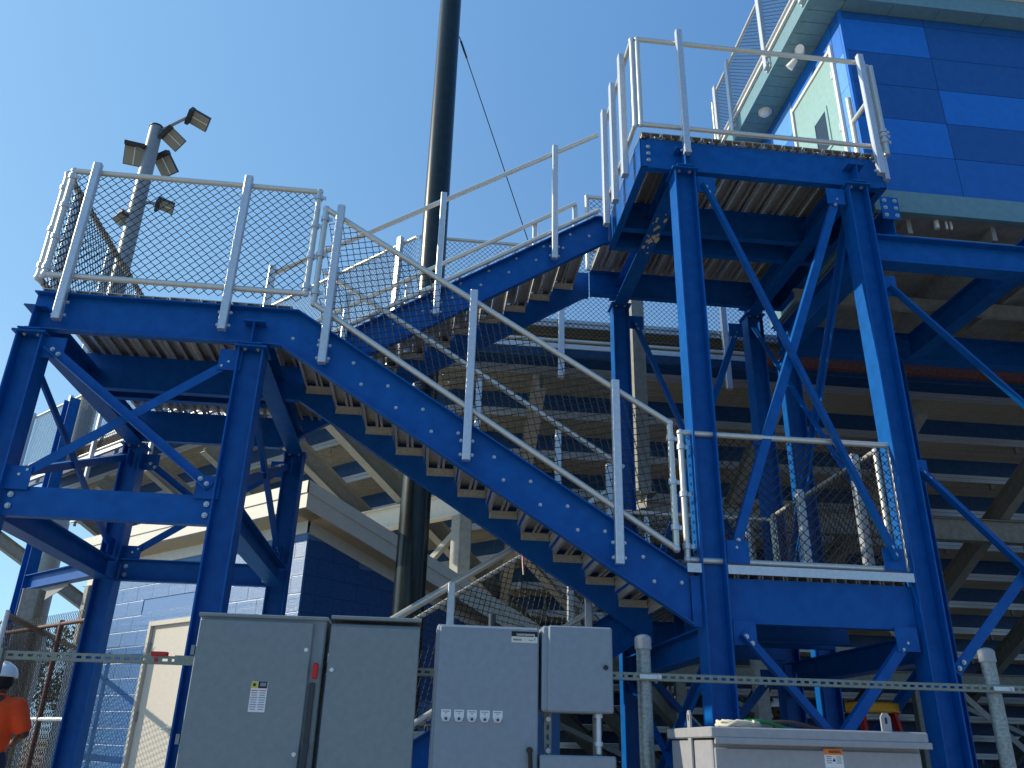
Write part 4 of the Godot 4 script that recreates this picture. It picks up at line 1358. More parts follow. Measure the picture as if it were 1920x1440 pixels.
func build_cabinets():
	var z := -4.9
	var k := 1.101
	var yt := 2.145
	var g := "electrical cabinets on the strut frame"
	# safety switch
	var x0 := -1.222
	var x1 := -0.525
	var t := thing("electrical_cabinet", "wide dark grey safety switch with red side handle and white label", "cabinet", Vector3(-0.87, GY, z - 0.12), g)
	soft(t, "body", Vector3(-0.873, 1.45, z - 0.13), Vector3(0.697, 1.38, 0.24), "cabinet", 0.008)
	soft(t, "door", Vector3(-0.905, 1.445, z + 0.002), Vector3(0.62, 1.34, 0.02), "cabinet", 0.005)
	bar(t, "drip_hood", sec_r(0.26, 0.02, 0.004), Vector3(x0 - 0.005, yt - 0.004, z - 0.12), Vector3(x1 + 0.005, yt - 0.004, z - 0.12), Vector3.UP, "cabinet")
	for y in [1.95, 1.5, 1.0]:
		slab(t, "latch", Vector3(x0 - 0.008, y, z - 0.005), Vector3(0.02, 0.05, 0.025), "cabinet")
	for y in [1.97, 1.44]:
		screw(t, Vector3(-0.62, y, z + 0.012), 0.012)
	soft(t, "handle_track", Vector3(-0.566, 1.55, z + 0.006), Vector3(0.03, 0.5, 0.016), "lamp_dark", 0.003)
	var hd := MB.new()
	hd.ext(sec_r(0.034, 0.02, 0.004), Vector3(-0.562, 1.5, z + 0.025), Vector3(-0.57, 1.32, z + 0.05), Vector3.BACK)
	part(t, "handle", hd, "lamp_dark")
	soft(t, "handle_grip", Vector3(-0.556, 1.86, z + 0.028), Vector3(0.03, 0.085, 0.03), "red", 0.007)
	var lb := label_plate(t, Vector3(-0.845, 1.72, z + 0.0135), 0.088, 0.155)
	slab(lb, "logo", Vector3(-0.872, 1.78, z + 0.0152), Vector3(0.032, 0.032, 0.001), "yellow_ink")
	slab(lb, "logo", Vector3(-0.872, 1.78, z + 0.0162), Vector3(0.014, 0.014, 0.001), "ink")
	slab(lb, "header", Vector3(-0.828, 1.78, z + 0.0152), Vector3(0.048, 0.034, 0.001), "ink")
	slab(lb, "header", Vector3(-0.826, 1.782, z + 0.0162), Vector3(0.032, 0.018, 0.001), "inkgrey")
	for i in 2:
		for j in 9:
			slab(lb, "text_line", Vector3(-0.867 + i * 0.043, 1.751 - j * 0.0118, z + 0.0152), Vector3(0.036 - 0.004 * ((i * 3 + j) % 3), 0.004, 0.0008), "inkgrey" if j > 0 else "ribbon")
	# plain second cabinet
	t = thing("electrical_cabinet", "plain grey cabinet with one round lock and a drip edge", "cabinet", Vector3(-0.25, GY, z - 0.1), g)
	soft(t, "body", Vector3(-0.248, 1.44, z - 0.12), Vector3(0.5, 1.36, 0.22), "cabinet", 0.006)
	soft(t, "door", Vector3(-0.248, 1.43, z + 0.0), Vector3(0.498, 1.35, 0.018), "cabinet", 0.004)
	bar(t, "drip_hood", sec_r(0.25, 0.02, 0.004), Vector3(-0.502, yt + 0.008, z - 0.115), Vector3(0.006, yt + 0.008, z - 0.115), Vector3.UP, "cabinet")
	screw(t, Vector3(-0.47, 1.87, z + 0.01), 0.012)
	# control cabinet
	t = thing("electrical_cabinet", "tall grey control cabinet with five key switches and a black handle", "cabinet", Vector3(0.39, GY, z - 0.1), g)
	soft(t, "body", Vector3(0.39, 1.42, z - 0.13), Vector3(0.585, 1.44, 0.25), "cabinet_b", 0.01)
	soft(t, "door", Vector3(0.397, 1.42, z + 0.004), Vector3(0.57, 1.425, 0.022), "cabinet_b", 0.008)
	lb = slab(t, "label", Vector3(0.598, 2.082, z + 0.016), Vector3(0.15, 0.062, 0.002), "plate")
	slab(lb, "header", Vector3(0.598, 2.099, z + 0.0175), Vector3(0.15, 0.028, 0.001), "ink")
	words(lb, "lettering", "Control & Monitoring", Vector3(0.604, 2.0955, z + 0.0185), 0.013, "paper", 0.105)
	words(lb, "lettering", "musco", Vector3(0.556, 2.068, z + 0.0175), 0.012, "ink", 0.046)
	slab(lb, "text_line", Vector3(0.635, 2.066, z + 0.0175), Vector3(0.026, 0.004, 0.0008), "inkgrey")
	slab(lb, "text_line", Vector3(0.657, 2.071, z + 0.0175), Vector3(0.006, 0.01, 0.0008), "inkgrey")
	for i in 5:
		var cx := 0.172 + i * 0.071
		var h := holder(t, "key_switch", Vector3(cx, 1.64, z))
		var m := MB.new()
		m.ext(PackedVector2Array([Vector2(-0.027, 0.03), Vector2(-0.027, -0.005), Vector2(-0.016, -0.03), Vector2(0.016, -0.03), Vector2(0.027, -0.005), Vector2(0.027, 0.03)]), Vector3(cx, 1.655, z + 0.0155), Vector3(cx, 1.655, z + 0.0175), Vector3.UP)
		part(h, "plate", m, "paper")
		m = MB.new()
		m.cyl(Vector3(cx, 1.638, z + 0.0165), Vector3(cx, 1.638, z + 0.03), 0.016, 0.015, 16)
		part(h, "ring", m, "galv")
		m = MB.new()
		m.cyl(Vector3(cx, 1.638, z + 0.03), Vector3(cx, 1.638, z + 0.033), 0.008, 0.008, 12)
		part(h, "keyhole", m, "redbrown")
		slab(h, "text_line", Vector3(cx, 1.676, z + 0.018), Vector3(0.04, 0.0045, 0.0008), "inkgrey")
		slab(h, "text_line", Vector3(cx, 1.667, z + 0.018), Vector3(0.014, 0.004, 0.0008), "inkgrey")
	var hm := MB.new()
	hm.cyl(Vector3(0.634, 1.49, z + 0.015), Vector3(0.634, 1.49, z + 0.045), 0.017, 0.017, 14)
	hm.ext(sec_r(0.022, 0.02, 0.005), Vector3(0.634, 1.495, z + 0.043), Vector3(0.641, 1.375, z + 0.04), Vector3.BACK)
	part(t, "handle", hm, "black")
	pipe(t, "conduit", [Vector3(0.42, 2.14, z - 0.12), Vector3(0.42, 2.22, z - 0.12)], 0.022, "lamp_dark")
	# small box and the one below it
	t = thing("electrical_cabinet", "small square grey box with one black knob above a pipe nipple", "cabinet", Vector3(0.9, 1.68, z - 0.1), g)
	soft(t, "body", Vector3(0.9, 1.92, z - 0.1), Vector3(0.4, 0.46, 0.24), "cabinet_b", 0.01)
	soft(t, "door", Vector3(0.92, 1.92, z + 0.025), Vector3(0.372, 0.465, 0.02), "cabinet_b", 0.009)
	hm = MB.new()
	hm.cyl(Vector3(1.063, 1.93, z + 0.03), Vector3(1.063, 1.93, z + 0.048), 0.014, 0.013, 16)
	part(t, "knob", hm, "black")
	pipe(t, "nipple", [Vector3(1.03, 1.69, z - 0.03), Vector3(1.03, 1.48, z - 0.03)], 0.015, "galv")
	for y in [1.665, 1.52]:
		hm = MB.new()
		hm.cyl(Vector3(1.03, y, z - 0.03), Vector3(1.03, y + 0.022, z - 0.03), 0.024, 0.024, 12)
		part(t, "locknut", hm, "galv")
	t = thing("electrical_cabinet", "low grey box standing under the small square grey box", "cabinet", Vector3(0.9, GY, z - 0.1), g)
	soft(t, "body", Vector3(0.9, 1.2, z - 0.05), Vector3(0.42, 0.54, 0.2), "cabinet_b", 0.008)
	# large floor cabinet
	t = thing("electrical_cabinet", "large pale grey floor cabinet with lifting lugs and orange warning label", "cabinet", Vector3(1.95, 0.3, -4.5))
	var zf := -4.17
	soft(t, "body", Vector3(1.945, 0.95, zf - 0.34), Vector3(1.05, 1.22, 0.66), "cabinet_c", 0.006)
	soft(t, "front_panel", Vector3(1.945, 0.93, zf + 0.0), Vector3(1.03, 1.19, 0.016), "cabinet_c", 0.004)
	soft(t, "lid", Vector3(1.945, 1.592, zf - 0.32), Vector3(1.09, 0.05, 0.74), "cabinet_c", 0.006)
	bar(t, "lid_lip", sec_r(0.02, 0.03, 0.004), Vector3(1.42, 1.556, zf + 0.045), Vector3(2.5, 1.556, zf + 0.045), Vector3.UP, "cabinet_c")
	for p in [Vector3(2.29, 1.62, zf + 0.03), Vector3(1.405, 1.62, zf - 0.3)]:
		var lm := MB.new()
		var side = p.x < 2.0
		var up := Vector3.UP
		lm.ext(PackedVector2Array([Vector2(-0.025, -0.05 if not side else -0.35), Vector2(0.025, -0.05 if not side else -0.35), Vector2(0.025, 0.06), Vector2(0.012, 0.08), Vector2(-0.012, 0.08), Vector2(-0.025, 0.06)]), p, p + (Vector3(0, 0, 0.01) if not side else Vector3(0.01, 0, 0)), up)
		var lug := part(t, "lifting_lug", lm, "cabinet_c")
		var em := MB.new()
		if not side:
			em.ext(sec_r(0.012, 0.03, 0.004), p + Vector3(0, 0.045, 0.009), p + Vector3(0, 0.045, 0.0115), up)
		else:
			em.ext(sec_r(0.012, 0.03, 0.004), p + Vector3(-0.0015, 0.045, 0), p + Vector3(0.001, 0.045, 0), up)
		part(lug, "eye", em, "black")
	lb = label_plate(t, Vector3(2.015, 1.49, zf + 0.009), 0.093, 0.082)
	slab(lb, "header", Vector3(2.015, 1.519, zf + 0.0105), Vector3(0.093, 0.026, 0.001), "orange_ink")
	words(lb, "lettering", "WARNING", Vector3(2.023, 1.519, zf + 0.0115), 0.012, "redbrown", 0.06)
	var tm := MB.new()
	tm.ext(PackedVector2Array([Vector2(-0.008, -0.007), Vector2(0.008, -0.007), Vector2(0, 0.008)]), Vector3(2.015, 1.484, zf + 0.01), Vector3(2.015, 1.484, zf + 0.011), Vector3.UP)
	part(lb, "symbol", tm, "ink")
	for i in 2:
		for j in 4:
			slab(lb, "text_line", Vector3(1.99 + i * 0.05, 1.498 - j * 0.009, zf + 0.0105), Vector3(0.028 - 0.005 * ((i + j) % 2), 0.0035, 0.0008), "inkgrey")
	# cables lying on the lid
	var pts := []
	for i in 60:
		var a := i * 0.55
		pts.append(Vector3(1.66 + cos(a) * (0.11 + 0.004 * sin(i * 1.7)), 1.628 + 0.012 * (i % 5) * 0.5, zf - 0.3 + sin(a) * 0.06 + 0.002 * i * 0.3))
	var m2 := MB.new()
	m2.path(pts, 0.009, 6)
	top("rope_coil", m2, "rope", "coil of pale rope lying on the large grey cabinet", "rope")
	for q in [["green_cable", "green", 1.69, 1.95, 0.0, "bright green cable trailing from the rope coil across the cabinet lid", 0.011], ["brown_cable", "brown", 1.86, 2.16, -0.05, "flat brown cable lying along the large grey cabinet lid", 0.012]]:
		var cp := []
		for i in 16:
			var u := i / 15.0
			cp.append(Vector3(lerpf(q[2], q[3], u), 1.655 - 0.026 * u + 0.008 * sin(u * 5.0), zf - 0.26 + q[4] + 0.02 * sin(u * 4.0)))
		m2 = MB.new()
		m2.path(cp, q[6], 6)
		top(q[0], m2, q[1], q[5], "cable")

# slotted strut channel
func strut(parent: Node3D, called: String, a: Vector3, b: Vector3, vertical := false):
	var L := (b - a).length()
	var d := (b - a) / L
	var up := Vector3.UP if not vertical else Vector3.RIGHT
	var m := MB.new()
	var pitch := 0.051
	var n := int(L / pitch)
	var h := 0.041
	var q := h * 0.5
	# front web as two strips plus bridges between the slots, then top and bottom flanges
	for s in [-1.0, 1.0]:
		m.ext(PackedVector2Array([Vector2(-0.0015, s * 0.007), Vector2(0.0015, s * 0.007), Vector2(0.0015, s * q), Vector2(-0.0015, s * q)]), a, b, up)
		var fz := Vector3(0, 0, -0.02)
		m.ext(PackedVector2Array([Vector2(-0.02, s * q - 0.0012), Vector2(0.02, s * q - 0.0012), Vector2(0.02, s * q + 0.0012), Vector2(-0.02, s * q + 0.0012)]), a + fz, b + fz, up)
	for i in n + 1:
		var p := a + d * minf(i * pitch, L - 0.011)
		m.ext(PackedVector2Array([Vector2(-0.0014, -0.007), Vector2(0.0014, -0.007), Vector2(0.0014, 0.007), Vector2(-0.0014, 0.007)]), p, p + d * 0.022, up)
	return part(parent, called, m, "strut")

func build_strut_frame():
	var z := -5.0
	var y := 1.9
	var t := thing("strut_rail", "slotted steel strut rail reaching left from the dark grey safety switch", "rail", Vector3(-1.7, y, z))
	strut(t, "channel", Vector3(-2.35, y, z), Vector3(-1.15, y, z))
	slab(t, "splice", Vector3(-1.27, y, z + 0.012), Vector3(0.14, 0.05, 0.02), "strut")
	var c := thing("clamp", "small red clamp seated on the slotted strut rail", "clamp", Vector3(-1.43, y, z))
	slab(c, "jaw", Vector3(-1.43, y + 0.032, z + 0.0), Vector3(0.085, 0.02, 0.045), "red")
	var m := MB.new()
	m.cyl(Vector3(-1.445, y, z - 0.01), Vector3(-1.445, y, z + 0.006), 0.012, 0.012, 10)
	part(c, "plug", m, "red")
	t = thing("strut_rail", "slotted steel strut rail joining the backs of the grey cabinets", "rail", Vector3(0, y, z))
	strut(t, "channel", Vector3(-1.1, y, z - 0.2), Vector3(1.1, y, z - 0.2))
	t = thing("strut_rail", "long slotted steel strut rail passing the tall blue columns", "rail", Vector3(2.4, y, z))
	strut(t, "channel", Vector3(1.1, y, z), Vector3(4.3, y, z))
	for x in [-2.27, 0.76, 1.05]:
		var s := thing("strut_post", "upright slotted strut at the free end of the left rail" if x < 0.0 else ("upright slotted strut beside the tall control cabinet" if x < 1.0 else "upright slotted strut behind the pipe nipple of the small box"), "post", Vector3(x, 0.3, z), "" if x < 0.0 else "strut uprights under the small boxes")
		strut(s, "channel", Vector3(x, 0.3, z + (0.02 if x < 0.0 else -0.05)), Vector3(x, 1.93, z + (0.02 if x < 0.0 else -0.05)), true)
		if x > 0.0:
			var bm := MB.new()
			for yy in [1.655, 1.49]:
				bm.cyl(Vector3(x, yy, z - 0.05), Vector3(x, yy, z - 0.03), 0.016, 0.014, 12)
			part(s, "bolts", bm, "bolt", true)
	for x in [1.338, 3.535]:
		var p := thing("pipe_post", "galvanized pipe post with domed cap beside the small grey box" if x < 2.0 else "galvanized pipe post with domed cap right of the tall blue tower", "post", Vector3(x, 0.3, z - 0.06))
		m = MB.new()
		m.cyl(Vector3(x, 0.3, z - 0.065), Vector3(x, 2.1, z - 0.065), 0.043, 0.043, 24)
		part(p, "pipe", m, "zinc")
		m = MB.new()
		m.cyl(Vector3(x, 2.06, z - 0.065), Vector3(x, 2.12, z - 0.065), 0.05, 0.05, 24)
		m.dome(Vector3(x, 2.12, z - 0.065), Vector3(0.05, 0.028, 0.05), 24, 5)
		part(p, "cap", m, "cabinet_c")
		m = MB.new()
		m.box(Vector3(x + 0.02, y, z + 0.004), Vector3(0.13, 0.024, 0.012))
		bolt_into(m, Vector3(x + 0.07, y, z + 0.008), Vector3.BACK, 0.01)
		part(p, "strap", m, "galv")

# ---------------------------------------------------------------- people: smooth union of tapered capsules, meshed as surface nets
func field_mesh(bones: Array, cell: float, smooth_k: float) -> MB:
	var lo := Vector3.ONE * 1e9
	var hi := -lo
	for b in bones:
		var r := maxf(b[2], b[3]) + cell * 2.0
		lo = lo.min(b[0] - Vector3.ONE * r).min(b[1] - Vector3.ONE * r)
		hi = hi.max(b[0] + Vector3.ONE * r).max(b[1] + Vector3.ONE * r)
	var n := Vector3i(((hi - lo) / cell).ceil()) + Vector3i.ONE
	var val := PackedFloat32Array()
	val.resize(n.x * n.y * n.z)
	val.fill(1.0)
	for b in bones:
		var a0: Vector3 = b[0]
		var a1: Vector3 = b[1]
		var r0: float = b[2]
		var r1: float = b[3]
		var rr := maxf(r0, r1) + smooth_k + cell * 2.0
		var l := Vector3i(((a0.min(a1) - Vector3.ONE * rr - lo) / cell).floor()).clamp(Vector3i.ZERO, n - Vector3i.ONE)
		var h := Vector3i(((a0.max(a1) + Vector3.ONE * rr - lo) / cell).ceil()).clamp(Vector3i.ZERO, n - Vector3i.ONE)
		var ab := a1 - a0
		var ll := maxf(ab.length_squared(), 1e-9)
		for k in range(l.z, h.z + 1):
			for j in range(l.y, h.y + 1):
				for i in range(l.x, h.x + 1):
					var p := lo + Vector3(i, j, k) * cell
					var u := clampf((p - a0).dot(ab) / ll, 0.0, 1.0)
					var d := (p - a0 - ab * u).length() - lerpf(r0, r1, u)
					var id := (k * n.y + j) * n.x + i
					var o := val[id]
					var hh := maxf(smooth_k - absf(o - d), 0.0) / smooth_k
					val[id] = minf(o, d) - hh * hh * smooth_k * 0.25
	var vid := {}
	var verts := []
	var norms := []
	for k in n.z - 1:
		for j in n.y - 1:
			for i in n.x - 1:
				var id := (k * n.y + j) * n.x + i
				var c := [val[id], val[id + 1], val[id + n.x], val[id + n.x + 1], val[id + n.x * n.y], val[id + n.x * n.y + 1], val[id + n.x * n.y + n.x], val[id + n.x * n.y + n.x + 1]]
				var neg := 0
				for q in c:
					if q < 0.0:
						neg += 1
				if neg == 0 or neg == 8:
					continue
				var sum := Vector3.ZERO
				var cnt := 0
				for e in [[0, 1], [2, 3], [4, 5], [6, 7], [0, 2], [1, 3], [4, 6], [5, 7], [0, 4], [1, 5], [2, 6], [3, 7]]:
					var f0: float = c[e[0]]
					var f1: float = c[e[1]]
					if (f0 < 0.0) != (f1 < 0.0):
						var p0 := Vector3(e[0] & 1, (e[0] >> 1) & 1, e[0] >> 2)
						var p1 := Vector3(e[1] & 1, (e[1] >> 1) & 1, e[1] >> 2)
						sum += p0.lerp(p1, f0 / (f0 - f1))
						cnt += 1
				vid[id] = verts.size()
				verts.append(lo + (Vector3(i, j, k) + sum / cnt) * cell)
				norms.append(Vector3(c[1] + c[3] + c[5] + c[7] - c[0] - c[2] - c[4] - c[6], c[2] + c[3] + c[6] + c[7] - c[0] - c[1] - c[4] - c[5], c[4] + c[5] + c[6] + c[7] - c[0] - c[1] - c[2] - c[3]).normalized())
	var m := MB.new()
	var st := [1, n.x, n.x * n.y]
	for id in vid:
		for ax in 3:
			var o: int = id
			var nx: int = o + st[ax]
			if nx >= val.size() or (val[o] < 0.0) == (val[nx] < 0.0):
				continue
			var s1: int = st[(ax + 1) % 3]
			var s2: int = st[(ax + 2) % 3]
			if vid.has(o - s1) and vid.has(o - s2) and vid.has(o - s1 - s2):
				var a: int = vid[o]
				var b: int = vid[o - s1]
				var c2: int = vid[o - s1 - s2]
				var d2: int = vid[o - s2]
				m.tri(verts[a], verts[b], verts[c2], norms[a], norms[b], norms[c2])
				m.tri(verts[a], verts[c2], verts[d2], norms[a], norms[c2], norms[d2])
	return m

func person(at: Vector3, turn: float, hgt: float, shirt: String, label: String):
	var t := thing("person", label, "person", at)
	var s := hgt / 1.78
	var b := Basis(Vector3.UP, turn) * s
	var P := func(x: float, y: float, z: float) -> Vector3: return at + b * Vector3(x, y, z)
	var B := func(p: Vector3, q: Vector3, r0: float, r1: float) -> Array: return [p, q, r0 * s, r1 * s]
	# looks along local -z (away from the viewer); right arm bent forward
	var hip := 0.93
	var sh := 1.44
	var el := P.call(0.3, 1.16, 0.02)
	var wr := P.call(0.17, 1.06, -0.2)
	var ell := P.call(-0.3, 1.16, 0.02)
	var wrl := P.call(-0.15, 1.06, -0.2)
	var skin := [
		B.call(P.call(0, 1.62, 0.0), P.call(0, 1.655, -0.015), 0.088, 0.09),
		B.call(P.call(0, 1.56, -0.035), P.call(0, 1.54, -0.06), 0.06, 0.045),
		B.call(P.call(0, 1.6, -0.1), P.call(0, 1.58, -0.108), 0.014, 0.017),
		B.call(P.call(0.085, 1.6, 0.0), P.call(0.092, 1.63, 0.008), 0.014, 0.016),
		B.call(P.call(-0.085, 1.6, 0.0), P.call(-0.092, 1.63, 0.008), 0.014, 0.016),
		B.call(P.call(0, 1.42, 0.02), P.call(0, 1.56, 0.0), 0.07, 0.06),
		B.call(P.call(0, 1.0, 0), P.call(0, 1.38, 0.0), 0.12, 0.14),
		B.call(P.call(0.1, 1.4, 0.0), P.call(0.2, sh - 0.03, 0), 0.06, 0.06),
		B.call(P.call(-0.1, 1.4, 0.0), P.call(-0.2, sh - 0.03, 0), 0.06, 0.06),
		B.call(P.call(0.2, sh - 0.03, 0), el, 0.056, 0.046),
		B.call(el, wr, 0.046, 0.03),
		B.call(P.call(-0.2, sh - 0.03, 0), ell, 0.056, 0.046),
		B.call(ell, wrl, 0.046, 0.03),
		B.call(P.call(0.09, hip, 0), P.call(0.1, 0.5, -0.01), 0.085, 0.055),
		B.call(P.call(0.1, 0.5, -0.01), P.call(0.1, 0.08, 0.02), 0.053, 0.036),
		B.call(P.call(-0.09, hip, 0), P.call(-0.1, 0.5, -0.01), 0.085, 0.055),
		B.call(P.call(-0.1, 0.5, -0.01), P.call(-0.1, 0.08, 0.02), 0.053, 0.036)]
	for sd in [1.0, -1.0]:
		var w: Vector3 = wr if sd > 0.0 else wrl
		var dir: Vector3 = (b * Vector3(-0.45 * sd, -0.1, -0.6)).normalized()
		var side: Vector3 = dir.cross(Vector3.UP).normalized() * -sd
		var palm := w + dir * 0.07 * s
		skin.append(B.call(w, palm, 0.03, 0.032))
		for f in 4:
			var root := palm + Vector3(0, (f - 1.5) * 0.019 * s, 0)
			var k1: Vector3 = root + dir * (0.04 + 0.004 * (1.5 - absf(f - 1.5))) * s
			var k2: Vector3 = k1 + (dir * 0.6 - side * 0.8).normalized() * 0.032 * s
			skin.append(B.call(root, k1, 0.0095, 0.009))
			skin.append(B.call(k1, k2, 0.009, 0.0075))
		skin.append(B.call(w + dir * 0.02 * s + Vector3(0, 0.02 * s, 0), w + dir * 0.06 * s + Vector3(0, 0.055 * s, 0), 0.012, 0.0095))
	part(t, "body", field_mesh(skin, 0.014, 0.02), "skin")
	var tee := [
		B.call(P.call(0, 0.88, 0.01), P.call(0, 1.1, 0.005), 0.165, 0.155),
		B.call(P.call(-0.06, 1.1, 0.0), P.call(-0.06, 1.34, 0.01), 0.13, 0.135),
		B.call(P.call(0.06, 1.1, 0.0), P.call(0.06, 1.34, 0.01), 0.13, 0.135),
		B.call(P.call(-0.17, sh - 0.06, 0.0), P.call(0.17, sh - 0.06, 0.0), 0.085, 0.085),
		B.call(P.call(0, 1.42, 0.01), P.call(0, 1.475, 0.012), 0.1, 0.072),
		B.call(P.call(0.19, sh - 0.05, 0), (P.call(0.2, sh - 0.03, 0) as Vector3).lerp(el, 0.78), 0.085, 0.078),
		B.call(P.call(-0.19, sh - 0.05, 0), (P.call(-0.2, sh - 0.03, 0) as Vector3).lerp(ell, 0.78), 0.085, 0.078),
		B.call(P.call(-0.1, 1.02, 0.09), P.call(0.08, 1.1, 0.1), 0.05, 0.05)]
	part(t, "shirt", field_mesh(tee, 0.016, 0.05), shirt)
	var tr := [
		B.call(P.call(-0.06, 0.9, 0), P.call(0.06, 0.9, 0), 0.145, 0.145),
		B.call(P.call(0.09, 0.86, 0), P.call(0.1, 0.5, -0.01), 0.11, 0.085),
		B.call(P.call(0.1, 0.5, -0.01), P.call(0.1, 0.09, 0.02), 0.085, 0.075),
		B.call(P.call(-0.09, 0.86, 0), P.call(-0.1, 0.5, -0.01), 0.11, 0.085),
		B.call(P.call(-0.1, 0.5, -0.01), P.call(-0.1, 0.09, 0.02), 0.085, 0.075)]
	part(t, "trousers", field_mesh(tr, 0.02, 0.03), "pants")
	for sd in [1.0, -1.0]:
		part(t, "boot", field_mesh([B.call(P.call(0.1 * sd, 0.06, 0.03), P.call(0.11 * sd, 0.045, -0.14), 0.055, 0.045), B.call(P.call(0.1 * sd, 0.06, 0.02), P.call(0.1 * sd, 0.16, 0.02), 0.055, 0.055)], 0.016, 0.03), "black")
	part(t, "hair", field_mesh([B.call(P.call(0, 1.6, 0.045), P.call(0, 1.67, 0.02), 0.062, 0.088), B.call(P.call(0.045, 1.6, 0.015), P.call(-0.045, 1.6, 0.015), 0.055, 0.055)], 0.014, 0.02), "hair")
	var hm := MB.new()
	hm.dome(P.call(0, 1.672, -0.005), Vector3(0.118, 0.125, 0.14) * s, 24, 8)
	hm.cyl(P.call(0, 1.662, -0.005), P.call(0, 1.674, -0.005), 0.128 * s, 0.122 * s, 24)
	hm.box(P.call(0, 1.668, -0.14), Vector3(0.15, 0.012, 0.08) * s, Basis(Vector3.UP, turn))
	hm.ext(sec_r(0.035 * s, 0.02 * s, 0.005), P.call(0, 1.795, 0.06), P.call(0, 1.795, -0.07), Vector3.UP)
	part(t, "hard_hat", hm, "hat")

# ---------------------------------------------------------------- small things
func build_small():
	# step ladder under the low landing
	var t := thing("stepladder", "red stepladder with a yellow top under the low landing", "ladder", Vector3(3.62, GY, -6.75))
	soft(t, "top_cap", Vector3(3.565, 1.855, -6.6), Vector3(0.36, 0.075, 0.2), "ladder_yellow", 0.01)
	for s in [-1.0, 1.0]:
		bar(t, "front_rail", sec_c(0.07, 0.025, -s, 0.004, 0.004), Vector3(3.565 + s * 0.14, 1.83, -6.54), Vector3(3.565 + s * 0.24, GY, -6.25), Vector3.BACK, "ladder_red")
		bar(t, "rear_rail", sec_c(0.05, 0.025, -s, 0.004, 0.004), Vector3(3.565 + s * 0.14, 1.83, -6.66), Vector3(3.565 + s * 0.22, GY, -7.15), Vector3.BACK, "ladder_red")
	for i in 4:
		var u := (i + 1) / 5.0
		var y := 1.83 - (1.83 - GY) * u
		slab(t, "step", Vector3(3.565, y, -6.54 + 0.29 * u), Vector3(0.27 + 0.2 * u, 0.025, 0.08), "galv")
	# barrier ribbon tied to the lowest flight's far guardrail
	t = thing("ribbon", "red and white ribbon tied to the rail under the front stairs", "ribbon", Vector3(0.97, 3.25, -8.36))
	var m := MB.new()
	m.path([Vector3(0.95, 3.33, -8.36), Vector3(0.985, 3.3, -8.35), Vector3(0.99, 3.2, -8.34), Vector3(1.0, 3.1, -8.345)], 0.007, 5)
	part(t, "tail", m, "ribbon_white")
	m = MB.new()
	m.path([Vector3(0.93, 3.335, -8.36), Vector3(0.97, 3.325, -8.345), Vector3(0.99, 3.28, -8.34), Vector3(1.008, 3.12, -8.34)], 0.006, 5)
	part(t, "knot", m, "ribbon")
	# fences on the ground at the left
	t = thing("chain_link_fence", "chain-link gate with a rusty sloping top pipe beside the worker", "fence", Vector3(-5.6, 0.38, -13.5))
	var a := Vector3(-5.26, 0, -11.5)
	var b := Vector3(-5.92, 0, -15.7)
	var dd := (b - a).normalized()
	var LL := (b - a).length()
	pipe(t, "rail", [a + Vector3(0, 2.9, 0), b + Vector3(0, 2.9, 0)], 0.035, "rusty")
	pipe(t, "rail", [a + Vector3(0, 0.75, 0), b + Vector3(0, 0.75, 0)], 0.024, "galv")
	for s in [0.0, 0.5, 0.94, 1.0]:
		pipe(t, "post", [a.lerp(b, s) + Vector3(0, 0.38, 0), a.lerp(b, s) + Vector3(0, 2.96, 0)], 0.032, "galv")
	chain_link(t, a + Vector3(0, 0.7, 0.03), dd, LL, 2.25)
	t = thing("chain_link_fence", "chain-link fence with a red-brown top rail left of the block building", "fence", Vector3(-5.6, 0.38, -13.4))
	a = Vector3(-4.34, 0, -11.95)
	b = Vector3(-9.0, 0, -16.9)
	dd = (b - a).normalized()
	LL = (b - a).length()
	for y in [0.75, 1.7, 2.95]:
		pipe(t, "rail", [a + Vector3(0, y, 0), b + Vector3(0, y, 0)], 0.03, "redbrown" if y > 2.5 else "galv")
	for s in [0.0, 0.15, 0.45, 0.72, 1.0]:
		pipe(t, "post", [a.lerp(b, s) + Vector3(0, 0.38, 0), a.lerp(b, s) + Vector3(0, 3.0, 0)], 0.035, "redbrown" if s == 0.15 else "galv")
	chain_link(t, a + Vector3(0, 0.7, 0), dd, LL, 2.4)
	# concrete pier under the wing end
	t = thing("concrete_pier", "square grey concrete pier behind the ground fence", "pier", Vector3(-7.0, 0.38, -15.6))
	bar(t, "shaft", sec_r(0.3, 0.3, 0.02), Vector3(-6.95, 0.38, -16.0), Vector3(-6.95, 3.9, -16.0), Vector3.BACK, "concrete")

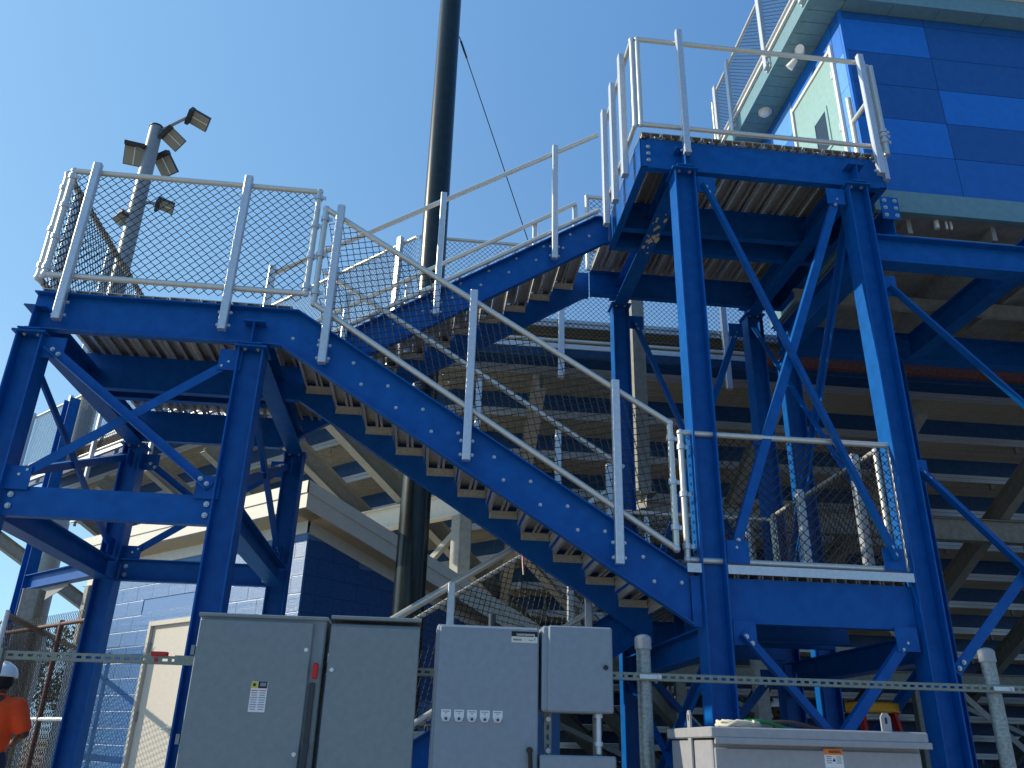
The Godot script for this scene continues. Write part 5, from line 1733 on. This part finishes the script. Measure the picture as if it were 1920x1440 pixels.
# ---------------------------------------------------------------- trees beyond
func tree(at: Vector3, h: float, r: float, label: String):
	var t := thing("tree", label, "tree", at, "trees beyond the ground fence")
	var m := MB.new()
	m.cyl(at, at + Vector3(0.1, h * 0.55, 0), 0.2, 0.09, 10)
	for i in 6:
		var a := TAU * i / 6.0 + rng.randf()
		m.cyl(at + Vector3(0.06, h * (0.3 + 0.04 * i), 0), at + Vector3(cos(a) * r * 0.6, h * (0.55 + 0.05 * i), sin(a) * r * 0.6), 0.07, 0.025, 6)
	part(t, "trunk", m, "bark")
	m = MB.new()
	for c in 46:
		var a := rng.randf() * TAU
		var rr := sqrt(rng.randf()) * r
		var cc := at + Vector3(cos(a) * rr, h * (0.35 + 0.6 * rng.randf() * (1.0 - 0.4 * rr / r)), sin(a) * rr)
		var cr := rng.randf_range(0.3, 0.55)
		for l in 60:
			var dv := Vector3(rng.randfn(), rng.randfn(), rng.randfn()).normalized() * cr * pow(rng.randf(), 0.4)
			var p := cc + dv
			var u := Vector3(rng.randfn(), rng.randfn(), rng.randfn()).normalized()
			var w := u.cross(Vector3(rng.randfn(), rng.randfn(), rng.randfn())).normalized()
			var sz := rng.randf_range(0.06, 0.12)
			var nn := u.cross(w)
			m.quad(p - u * sz, p + w * sz * 0.5, p + u * sz, p - w * sz * 0.5, nn)
	part(t, "crown", m, "leaf")

func build_ground():
	var m := MB.new()
	var zs := [40.0, 6.0, -2.5, -4.2, -5.6, -30.0, -400.0]
	var ys := [0.0, 0.0, 0.05, 0.25, 0.4, 0.4, 0.1]
	for i in zs.size() - 1:
		var a := Vector3(-400, ys[i], zs[i])
		var b := Vector3(400, ys[i], zs[i])
		var c := Vector3(400, ys[i + 1], zs[i + 1])
		var d := Vector3(-400, ys[i + 1], zs[i + 1])
		m.quad(a, b, c, d, (b - a).cross(d - a).normalized() * (1.0 if (b - a).cross(d - a).y > 0 else -1.0))
	structure("ground", m, "ground")
	m = MB.new()
	m.box(Vector3(10.7, GY - 0.15, -17.0), Vector3(28.4, 0.3, 23.0))
	structure("pavement", m, "concrete")
	for q in [[Vector3(-16, 0.35, -38), 6.5, 3.2, "dark leafy tree, tallest of those beyond the ground fence"], [Vector3(-20, 0.35, -36), 5.2, 2.8, "dark leafy tree, broad and low beyond the ground fence"], [Vector3(-13.2, 0.35, -40), 5.0, 2.6, "small dark leafy tree nearest the block building wall beyond the fence"]]:
		tree(q[0], q[1], q[2], q[3])

func _ready():
	rng.seed = 7
	make_light()
	make_materials()
	build_ground()
	build_bleachers()
	build_press_box()
	build_block_building()
	build_towers()
	build_flights()
	build_rails()
	build_poles()
	build_cabinets()
	build_strut_frame()
	person(Vector3(-3.86, 0.4, -8.7), 0.15, 1.71, "shirt", "worker in an orange tee shirt and white hard hat seen from behind")
	person(Vector3(6.6, 0.6, -15.6), 1.2, 1.82, "darkshirt", "worker in a white hard hat and dark clothes under the bleachers")
	build_small()
	print("nodes ", get_child_count())
